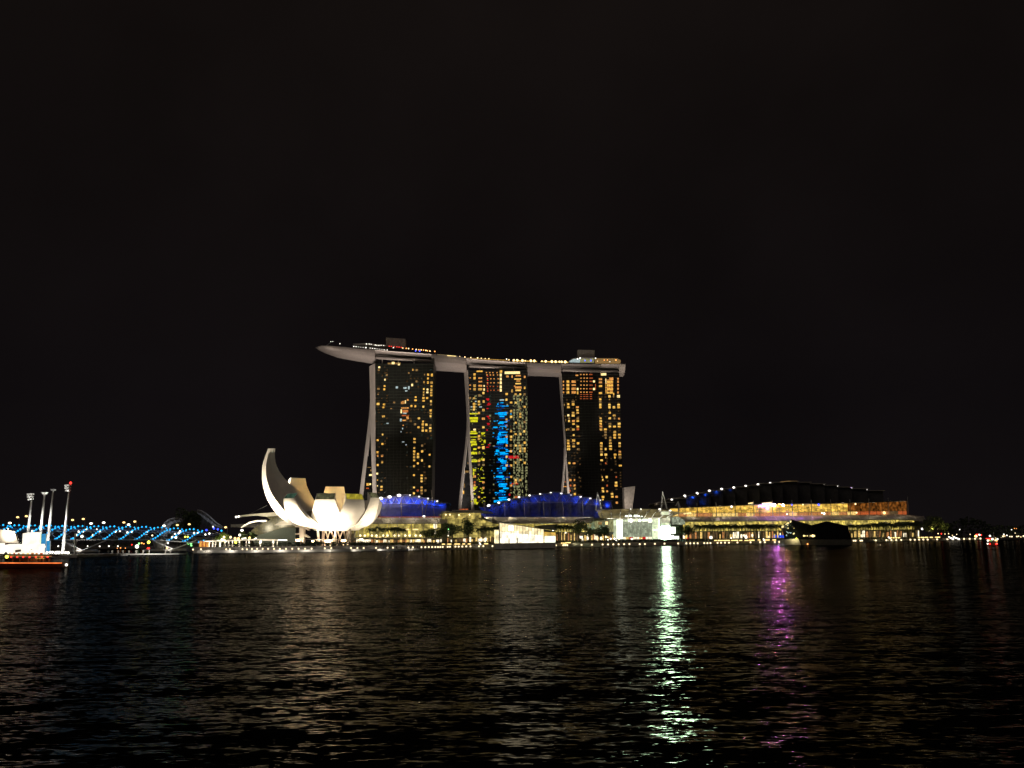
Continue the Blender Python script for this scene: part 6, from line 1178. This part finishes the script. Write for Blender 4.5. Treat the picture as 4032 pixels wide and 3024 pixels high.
def palm_row(f, xs, ytop, d, where, group, jit=10):
    for i, x in enumerate(xs):
        y = ytop + rp.uniform(-jit, jit) if not isinstance(ytop, list) else interp(x, ytop) + rp.uniform(-jit, jit)
        px, py_ = q(f, x, y); dd = (d(px) if callable(d) else d) + rp.uniform(-2, 2); p = at(px, py_, dd); s = (p.z - LAND_Z) / 9.9
        plant(PALMS, i, (p.x, dd, LAND_Z), s, f'{nth(i + 1)} palm from the left in the {where}', group)
palm_row('4', [212, 265, 330, 388, 425, 500, 560, 605, 640, 690], 722, 566, 'group before the arcade beside the museum', 'palms beside the museum', 16)
palm_row('4', [1790, 1850, 1905, 1940, 1995, 2050], 715, 574, 'clump just left of the white pavilion', 'palms left of the white pavilion')
palm_row('5', [1100, 1135, 1175, 1215, 1255, 1295], 690, lambda p: d_m(p) - 22, 'clump just right of the white pavilion', 'palms right of the white pavilion')
palm_row('6', [1335, 1370, 1405, 1440, 1475, 1510, 1545, 1580, 1615, 1655, 1690, 1725, 1760, 1800, 1835, 1870, 1905, 1945, 1985, 2020, 2055, 2090, 2130, 2170, 2205], 698, lambda p: d_r(p) - 20, 'row between the bright atrium and the dark pavilion', 'palms left of the dark pavilion')
palm_row('7', [15, 55, 95, 130, 170, 210, 245, 285, 320, 360, 395, 430, 465], 692, lambda p: d_r(p) - 20, 'row touching the left side of the dark pavilion', 'palms touching the dark pavilion')
palm_row('7', list(range(1340, 2220, 35)), [(1340, 695), (2212, 668)], lambda p: d_r(p) - 20, 'long row right of the dark pavilion', 'palms right of the dark pavilion', 14)
palm_row('8', [40, 85, 130, 300, 350, 400, 450, 500, 550, 600, 640], 590, lambda p: d_r(p) - 14, 'last row at the right end of the arcade', 'palms at the end of the arcade', 14)
TR = [('4', 1030, 700, 590, 'small leafy tree nearest the smallest blue hall, left of the green lit window', 0), ('4', 1120, 725, 580, 'low spreading tree behind the lamps right of the small leafy tree', 1), ('4', 1225, 710, 585, 'dark tree just left of the two tall round trees', 2), ('4', 1412, 596, 578, 'tall round tree before the glass entrance hall, left one of two', 0), ('4', 1635, 584, 578, 'tall round tree before the glass entrance hall, right one of two', 1),
      ('5', 1395, 598, 640, 'tallest round tree right of the white pavilion', 2), ('5', 1560, 668, 640, 'middle tree between the tallest round tree and the atrium', 0), ('5', 1770, 690, 655, 'broad dark tree against the left side of the bright atrium', 1), ('5', 1690, 715, 650, 'low tree half hidden behind the broad dark tree', 2),
      ('6', 1225, 664, 720, 'big dark tree just right of the bright doorway', 0), ('6', 1100, 690, 716, 'smaller loose tree between the doorway and the big dark tree', 1),
      ('8', 830, 475, 960, 'tallest dark tree past the right end of the arcade', 2), ('8', 760, 520, 955, 'dark tree close to the arcade end', 0), ('8', 940, 545, 965, 'leaning tree in the clump past the arcade end', 1), ('8', 1050, 590, 970, 'last tree lit yellow past the arcade end', 2), ('8', 1000, 620, 965, 'low bushy tree under the last lit tree', 0)]
for i, (f, x, y, d, lab, k) in enumerate(TR):
    p = qa(f, x, y, d); plant(TREES, k, (p.x, d, LAND_Z), (p.z - LAND_Z) / 9.3, lab, 'round trees along the quay')
p = qa('2', 560, 555, 880); plant(TREES, 1, (p.x, 880, 1.0), (p.z - 1) / 8.6, 'huge black tree standing between the two grey domes', 'trees near the bridge')
p = qa('2', 480, 640, 885); plant(TREES, 0, (p.x, 885, 1.0), (p.z - 1) / 8.6, 'lower black tree against the round grey dome', 'trees near the bridge')
for f, x, y, d, lab in (('2', 1050, 845, 570, 'yellow lit bushy tree at the left end of the pergola'), ('2', 960, 880, 572, 'small green lit tree at the end of the footbridge'), ('2', 1310, 860, 580, 'dark green tree behind the middle of the pergola'), ('2', 1450, 868, 580, 'black round tree before the yellow lattice shell')):
    p = qa(f, x, y, d); plant(TREES, int(x) % 3, (p.x, d, LAND_Z), (p.z - LAND_Z) / 8.8, lab, 'trees behind the pergola')
for x, y, pw, col in ((1050, 985, 3000, (1, .85, .15)), (960, 985, 1200, (.8, .9, .2)), (1330, 970, 900, (.8, 1, .3))): point_light('tree_uplight', qa('2', x, y, 564), pw, col, .3)
for x, y in ((840, 690), (1050, 640)): point_light('tree_uplight', qa('8', x, y, 950), 2500, (1, .75, .25), .3)
for px in (2700, 2780, 2860, 2940, 3020, 3380, 3460, 3540): a = P(px, LAND_Z + 1.5, d_r(px) - 27); point_light('tree_uplight', a, 1500, (1, .95, .5), .3)
for px in (1470, 1570, 1680, 1770, 1850, 2210, 2270, 2370): a = P(px, LAND_Z + 1.5, 556 if px < 1900 else 620); point_light('tree_uplight', a, 900, (1, .92, .5), .3)
TT = [('6', x, 478) for x in (1180, 1295, 1420, 1545, 1670, 1795, 1930, 2060, 2175)] + [('7', x, y) for x, y in ((140, 450), (400, 478), (520, 458), (650, 452), (785, 465), (905, 462), (1045, 450), (1180, 448), (1300, 470), (1480, 452), (1600, 470), (1700, 442), (1850, 470), (1960, 470), (2050, 462))]
for i, (f, x, y) in enumerate(TT):
    px, py_ = q(f, x, y); d = d_t(px) - 6; p = at(px, py_, d); z0 = at(px, interp(px, by) + 3, d_t(px) - 9).z
    plant(TIERS, i, (p.x, d, z0), (p.z - z0) / 7.0, f'{nth(i + 1)} small tiered tree from the left on the amber terrace', 'tiered trees on the amber terrace')
# hedges: a leafy band on the upper quay
b = MB(); rh = random.Random(9)
def hedge_run(px0, px1, dd, ztop, n):
    for i in range(n):
        px = rh.uniform(px0, px1); d = edge_d(px) + dd + rh.uniform(0, 5); z = LAND_Z - .6 + (ztop - LAND_Z + .6) * rh.random() ** .7; p = P(px, z, d); s = rh.uniform(.25, .6)
        n1 = Vector((rh.uniform(-1, 1), rh.uniform(-1, 1), rh.uniform(-.6, .6))).normalized(); n2 = n1.cross(Vector((rh.uniform(-1, 1), .4, 1))).normalized()
        b.add([p - n1 * s, p + n2 * s * .7, p + n1 * s, p - n2 * s * .7], [(0, 1, 2, 3)])
hedge_run(870, 1110, 14, 5.0, 900); hedge_run(1110, 1460, 16, 5.4, 1500); hedge_run(1380, 1940, 16, 4.7, 2400); hedge_run(2180, 2350, 14, 5.0, 800); hedge_run(2780, 3090, 14, 4.6, 1200); hedge_run(3330, 3760, 12, 4.6, 1300)
tag(b.build('hedge', M['hedge']), kind='stuff')
o = bpy.data.objects['hedge']; o['label'] = 'low dark hedges along the upper quay'; o['category'] = 'hedge'
# upper quay wall
b = MB(); b.loft([[P(p, .95, edge_d(p) + 11.3), P(p, LAND_Z + .35, edge_d(p) + 11.3), P(p, LAND_Z + .35, edge_d(p) + 11.9), P(p, .95, edge_d(p) + 11.9)] for p in pxs]); tag(b.build('quay_wall', M['concrete']), 'low dark retaining wall between lower boardwalk and upper quay', 'wall')
# white fascia of the boardwalk left of the museum
b = MB(); b.loft([[P(p, .15, edge_d(p) - .35), P(p, 1.42 - max(0, p - 1300) * .0012, edge_d(p) - .35), P(p, 1.42 - max(0, p - 1300) * .0012, edge_d(p) - .02), P(p, .15, edge_d(p) - .02)] for p in (775, 850, 1000, 1200, 1300, 1400, 1550, 1650)]); tag(b.build('boardwalk_edge', M['petal']), 'pale edge beam of the boardwalk left of and below the museum', 'edge beam')
# the crowd in front of the atrium reads as one dark mass
b = MB()
def figure(px, d, hgt, z0):
    c = P(px, z0, d); x, w = c.x, .24 * hgt / 1.7
    rings = []
    for z, wx, wy in ((0, .17, .13), (.45, .20, .15), (.85, .25, .17), (1.05, .22, .15), (1.35, .30, .16), (1.45, .24, .13), (1.5, .07, .07), (1.58, .10, .11), (1.68, .11, .12), (1.76, .05, .05)):
        rings.append([Vector((x + wx * math.cos(2 * PI * k / 6) * hgt / 1.76, d + wy * math.sin(2 * PI * k / 6), z0 + z * hgt / 1.76)) for k in range(6)])
    b.loft(rings)
for i in range(360):
    px = rp.uniform(2315, 2800); d = edge_d(px) + rp.uniform(12.5, 22); figure(px, d, rp.uniform(1.5, 1.85), LAND_Z + (.9 if d > edge_d(px) + 16 else 0))
for i in range(60): px = rp.choice((rp.uniform(1500, 1940), rp.uniform(2800, 3060), rp.uniform(3360, 3800))); figure(px, edge_d(px) + rp.uniform(3, 9), rp.uniform(1.5, 1.85), .95)
o = b.build('crowd', M['cloth']); tag(o, 'dark crowd of standing people along the quay below the bright atrium', 'crowd', None, 'stuff')
# small bright shop lamps above the crowd
for i, (f, x, y, m, r) in enumerate((('5', 1860, 890, 'white_l', .9), ('5', 1915, 888, 'white_l', 1.), ('5', 1980, 895, 'prom_l', .8), ('5', 2165, 893, 'white_l', 1.), ('5', 1820, 915, 'white_l', .8), ('5', 1950, 918, 'white_l', .9), ('5', 1690, 935, 'white_l', .5), ('6', 1528, 872, 'white_l', 1.6), ('6', 1998, 868, 'white_l', 1.5), ('6', 1800, 880, 'white_l', .8), ('6', 1490, 915, 'roof_l', .6), ('6', 148, 905, 'white_l', .8), ('6', 262, 912, 'white_l', .9), ('6', 60, 895, 'prom_l', .9), ('6', 300, 890, 'prom_l', 1.), ('6', 120, 865, 'prom_l', 1.1), ('7', 450, 900, 'roof_l', .6), ('7', 488, 888, 'white_l', .8), ('5', 1020, 775, 'white_l', .8), ('8', 655, 720, 'roof_l', .8), ('8', 655, 770, 'roof_l', .9), ('8', 690, 693, 'white_l', 1.9), ('8', 750, 690, 'white_l', .8), ('8', 770, 712, 'white_l', .9), ('8', 792, 721, 'white_l', .6), ('8', 925, 703, 'roof_l', .8), ('8', 955, 700, 'roof_l', .9), ('8', 985, 712, 'roof_l', .9), ('8', 1027, 714, 'roof_l', .7), ('8', 1080, 730, 'roof_l', .9), ('8', 928, 765, 'roof_l', .9), ('8', 975, 766, 'red_l', 1.1), ('8', 1027, 770, 'roof_l', .9), ('8', 1082, 765, 'roof_l', .9), ('8', 1140, 790, 'roof_l', .7))):
    px, py_ = q(f, x, y); d = edge_d(px) + 24; p = at(px, py_, d)
    lab = {'5': 'among the people left of the bright atrium', '6': 'over the crowd and the right palms', '7': 'beside the dark pavilion', '8': 'in the trees past the arcade end'}[f]
    t = thing('garden_lamp', f'{nth(i + 1)} small garden lamp from the left, {lab}', 'lamp', (p.x, d, LAND_Z), 'garden lamps on the upper quay')
    MB().ball(p, r * .75).build('globe', M[m], t); MB().tube([(p.x, d, LAND_Z), (p.x, d, p.z)], .08, 4).build('post', M['dark'], t)

# ================================================================== BOATS
bt_ = thing('tour_boat', 'wooden tour boat with red lanterns and an orange lit gunwale', 'boat', qa('1', 400, 1175, 194))
BD = 194
def bq(x, y, dy=0): return qa('1', x, y, BD + dy)
b = MB(); rings = []
for x, w, ytop in ((-190, 1.6, 1112), (0, 2.0, 1116), (400, 2.1, 1118), (650, 1.9, 1118), (760, 1.2, 1118), (806, .15, 1116)):
    T = bq(x, ytop); z1 = T.z - .08; rings.append([Vector((T.x, BD + 2 - w, z1)), Vector((T.x, BD + 2 + w, z1)), Vector((T.x - .1, BD + 2 + w * .7, -.3)), Vector((T.x - .1, BD + 2 - w * .7, -.3))])
b.loft(rings); b.build('hull', M['timber'], bt_)
MB().tube([bq(-190, 1126, -.22), bq(400, 1128, -.32), bq(650, 1128, -.1), bq(760, 1128, .6), bq(800, 1128, 1.6)], .10, 6).build('gunwale_light', emat('gunwale_glow', (1.0, .22, .05), 1.5, .4, .6), bt_)
b = MB(); rings = []
for x, y in ((-190, 1022), (100, 1028), (400, 1030), (640, 1032), (668, 1040)):
    c = bq(x, y); rings.append([c + Vector((0, .1, 0)), c + Vector((0, 2, .18)), c + Vector((0, 3.9, 0)), c + Vector((0, 3.9, -.12)), c + Vector((0, .1, -.12))])
b.loft(rings); b.build('roof', M['timber'], bt_)
MB().tube([bq(100, 1040), bq(640, 1043)], .05, 5).build('eave_light', M['orange'], bt_)
for x in (140, 215, 290, 367, 445, 520, 592): MB().ball(bq(x, 1054), .17, 8, 6, .9).build('lantern', M['red_l'], bt_)
MB().ball(bq(85, 1050, -.3), .36, 8, 6).build('stern_lamp', M['yel_l'], bt_)
for x in (20, 105, 180, 255, 330, 405, 480, 555, 630): MB().tube([bq(x, 1112), bq(x, 1034)], .055, 5).build('post', M['timber'], bt_)
MB().prism([bq(x, y, 3.6) for x, y in ((60, 1066), (640, 1066), (640, 1112), (60, 1112))], (0, .06, 0)).build('rear_panel', M['timber'], bt_)
for x in (150, 240, 345, 450, 490, 530, 600): MB().box(tuple(bq(x, 1110, 1.0)), tuple(bq(x + rs.uniform(18, 40), 1070, 1.5))).build('bench', M['rose'], bt_)
MB().tube([bq(440, 1068, .9), bq(560, 1068, .9)], .06, 5).build('cabin_light', M['warm'], bt_)
MB().loft([[bq(42, 985) + Vector((r * math.cos(k * PI / 4), 1 + r * math.sin(k * PI / 4), -z)) for k in range(8)] for r, z in ((.02, 0), (.35, .45), (.75, 1.05))]).build('cabin_roof', M['steel'], bt_)
MB().ball(bq(826, 1150, .5), .30, 8, 6).build('bow_lamp', M['white_l'], bt_)
MB().tube([bq(700, 1112, 1.5), bq(735, 1060, 1.5), bq(690, 1045, 1.5)], .05, 5).build('bow_frame', M['dark'], bt_)
point_light('boat_light', bq(350, 1075, 1.5), 60, (1, .45, .15), .1)
def small_boat(f, x, y, w, d, lab):
    c = qa(f, x, y, d); c.z = 0; s = w; t = thing('moored_boat', lab, 'boat', c, 'small pale boats moored off the quay')
    MB().loft([[Vector((c.x + a * s, d + 1.2 * k, z)) for a, k in ((-.5, -.9), (.30, -.9), (.52, 0), (.30, .9), (-.5, .9))] for z in (-.2, .75)]).build('hull', M['white_steel'], t)
    MB().loft([[Vector((c.x + a * s * k2, d + k * k2, z)) for a, k in ((-.30, -.8), (.22, -.8), (.22, .8), (-.30, .8))] for z, k2 in ((.75, 1), (1.75, .62))]).build('cabin', M['white_panel'], t)
    MB().loft([[Vector((c.x + a * s * .8, d + k * .82, z)) for a, k in ((-.24, -.8), (.18, -.8), (.18, .8), (-.24, .8))] for z in (1.05, 1.4)]).build('cabin_window', M['dark_glass'], t)
small_boat('5', 1805, 1020, 4.6, 540, 'small pale boat moored just left of the bright doorway reflection')
small_boat('6', 1682, 996, 5.0, 560, 'small pale boat moored below the right palms')
small_boat('7', 422, 975, 3.6, 596, 'small pale boat moored beside the dark pavilion base')
rb_ = thing('ferry_boat', 'small boat with red and white lights off the far right quay', 'boat', qa('8', 1740, 945, 470))
MB().loft([[qa('8', x, y, 470 + dy) for x, y, dy in ((x0, 905 + dz, -1.5), (x1, 905 + dz, -1.5), (x1, 905 + dz, 1.5), (x0, 905 + dz, 1.5))] for x0, x1, dz in ((1665, 1820, 40), (1650, 1835, 0))]).build('hull', M['timber'], rb_)
MB().prism([qa('8', x, y, 469) for x, y in ((1680, 862), (1815, 862), (1820, 905), (1670, 905))], (0, 2.4, 0)).build('cabin', M['dark'], rb_)
MB().prism([qa('8', x, y, 468.5) for x, y in ((1660, 850), (1830, 850), (1830, 858), (1660, 858))], (0, 3.2, 0)).build('roof', M['timber'], rb_)
for x, y, m, r in ((1703, 798, 'white_l', .9), (1740, 847, 'white_l', 1.0), (1815, 846, 'white_l', .8), (1672, 868, 'white_l', .9), (1695, 862, 'ember_l', .7), (1785, 862, 'roof_l', .9), (1805, 872, 'ember_l', .7), (1668, 916, 'white_l', .7), (1700, 918, 'red_l', .8), (1800, 918, 'red_l', .9), (1806, 910, 'prom_l', .5), (1785, 830, 'roof_l', .4), (1720, 872, 'green_l', .3)): MB().ball(qa('8', x, y, 467.8), r * .55).build('boat_lamp', M[m], rb_)
MB().tube([qa('8', 1640, 838, 468), qa('8', 1720, 836, 468)], .12, 5).build('red_strip', M['red_l'], rb_)
MB().tube([qa('8', 1757, 860, 470), qa('8', 1757, 740, 470)], .08, 5).build('boat_mast', M['steel'], rb_)

# ================================================================== FAR SHORE
FS = [('8', 1495, 803, 'roof_l', 2.6, 0, 'large amber'), ('8', 1478, 800, 'yel_l', 1.2, 0, 'yellow green'), ('8', 1500, 780, 'red_l', 1.4, 1, 'red'), ('8', 1522, 778, 'red_l', 1.2, 1, 'red'), ('8', 1572, 785, 'red_l', 1.2, 1, 'red'), ('8', 1545, 783, 'white_l', 1.8, 0, 'white'), ('8', 1405, 775, 'prom_l', 1.0, 0, 'small white'), ('8', 1205, 776, 'prom_l', .9, 0, 'small white'), ('8', 1250, 704, 'white_l', 1.0, 0, 'small white'), ('8', 1910, 775, 'white_l', 1.5, 0, 'white'), ('8', 1900, 805, 'prom_l', 2.2, 0, 'warm white'), ('8', 1955, 790, 'white_l', 1.5, 0, 'white'), ('8', 1870, 828, 'prom_l', 1.4, 0, 'warm white'), ('8', 1995, 832, 'white_l', 1.4, 0, 'white'), ('8', 2000, 808, 'prom_l', 1.6, 0, 'warm white'), ('8', 2030, 810, 'prom_l', 1.8, 0, 'warm white'), ('8', 2105, 808, 'roof_l', 1.8, 0, 'amber'), ('8', 2130, 804, 'prom_l', 1.6, 0, 'warm white'), ('8', 2165, 815, 'roof_l', 1.3, 0, 'amber'), ('8', 2205, 802, 'prom_l', 2.0, 0, 'warm white'), ('8', 2025, 705, 'white_l', 1.2, 0, 'small white'), ('8', 2080, 757, 'prom_l', 1.1, 0, 'small white'), ('8', 2070, 687, 'ember_l', .9, 0, 'orange'), ('8', 2098, 689, 'ember_l', .8, 0, 'orange'), ('8', 1925, 800, 'roof_l', 1.3, 0, 'amber')]
cnt = {}
for f, x, y, m, r, k, nm in FS:
    cnt[nm] = cnt.get(nm, 0) + 1; px, py_ = q(f, x, y); d = 1180 if px < 3900 else 1500; p = at(px, py_, d)
    t = thing('shore_lamp', f'{nth(cnt[nm])} {nm} lamp from the left on the dark shore past the arcade', 'lamp', (p.x, d, 1), f'{nm} lamps on the far shore')
    MB().ball(p, r * .66).build('lamp_head', M[m], t); MB().tube([(p.x, d, 0), (p.x, d, p.z)], .2, 4).build('post', M['dark'], t)
b = MB(); rf = random.Random(3)
for i in range(2600):
    px = rf.uniform(3740, 4200); d = rf.uniform(1500, 1560) if px > 3880 else rf.uniform(1230, 1290); top = interp(px, [(3740, 24), (3800, 34), (3900, 26), (4000, 22), (4060, 30), (4200, 24)]); z = 3 + (top - 3) * rf.random() ** .8; p = P(px, z, d); s = rf.uniform(1.0, 2.6)
    n1 = Vector((rf.uniform(-1, 1), rf.uniform(-1, 1), rf.uniform(-.8, .8))).normalized(); n2 = n1.cross(Vector((rf.uniform(-1, 1), .4, 1))).normalized()
    b.add([p - n1 * s, p + n2 * s * .7, p + n1 * s, p - n2 * s * .7], [(0, 1, 2, 3)])
for i in range(900):
    px = rf.uniform(-60, 740); d = rf.uniform(960, 1000); z = 2 + 9 * rf.random(); p = P(px, z, d); s = rf.uniform(.8, 2.0)
    n1 = Vector((rf.uniform(-1, 1), rf.uniform(-1, 1), rf.uniform(-.8, .8))).normalized(); n2 = n1.cross(Vector((rf.uniform(-1, 1), .4, 1))).normalized()
    b.add([p - n1 * s, p + n2 * s * .7, p + n1 * s, p - n2 * s * .7], [(0, 1, 2, 3)])
o = b.build('far_trees', M['hedge']); tag(o, 'dark mass of trees on the distant shore', 'trees', None, 'stuff')
for pool in (PALMS, TREES, TIERS):
    for o, used in pool:
        if not used:
            for c in list(o.children): bpy.data.objects.remove(c)
            bpy.data.objects.remove(o)
# all geometry into one save state
bpy.context.view_layer.update()
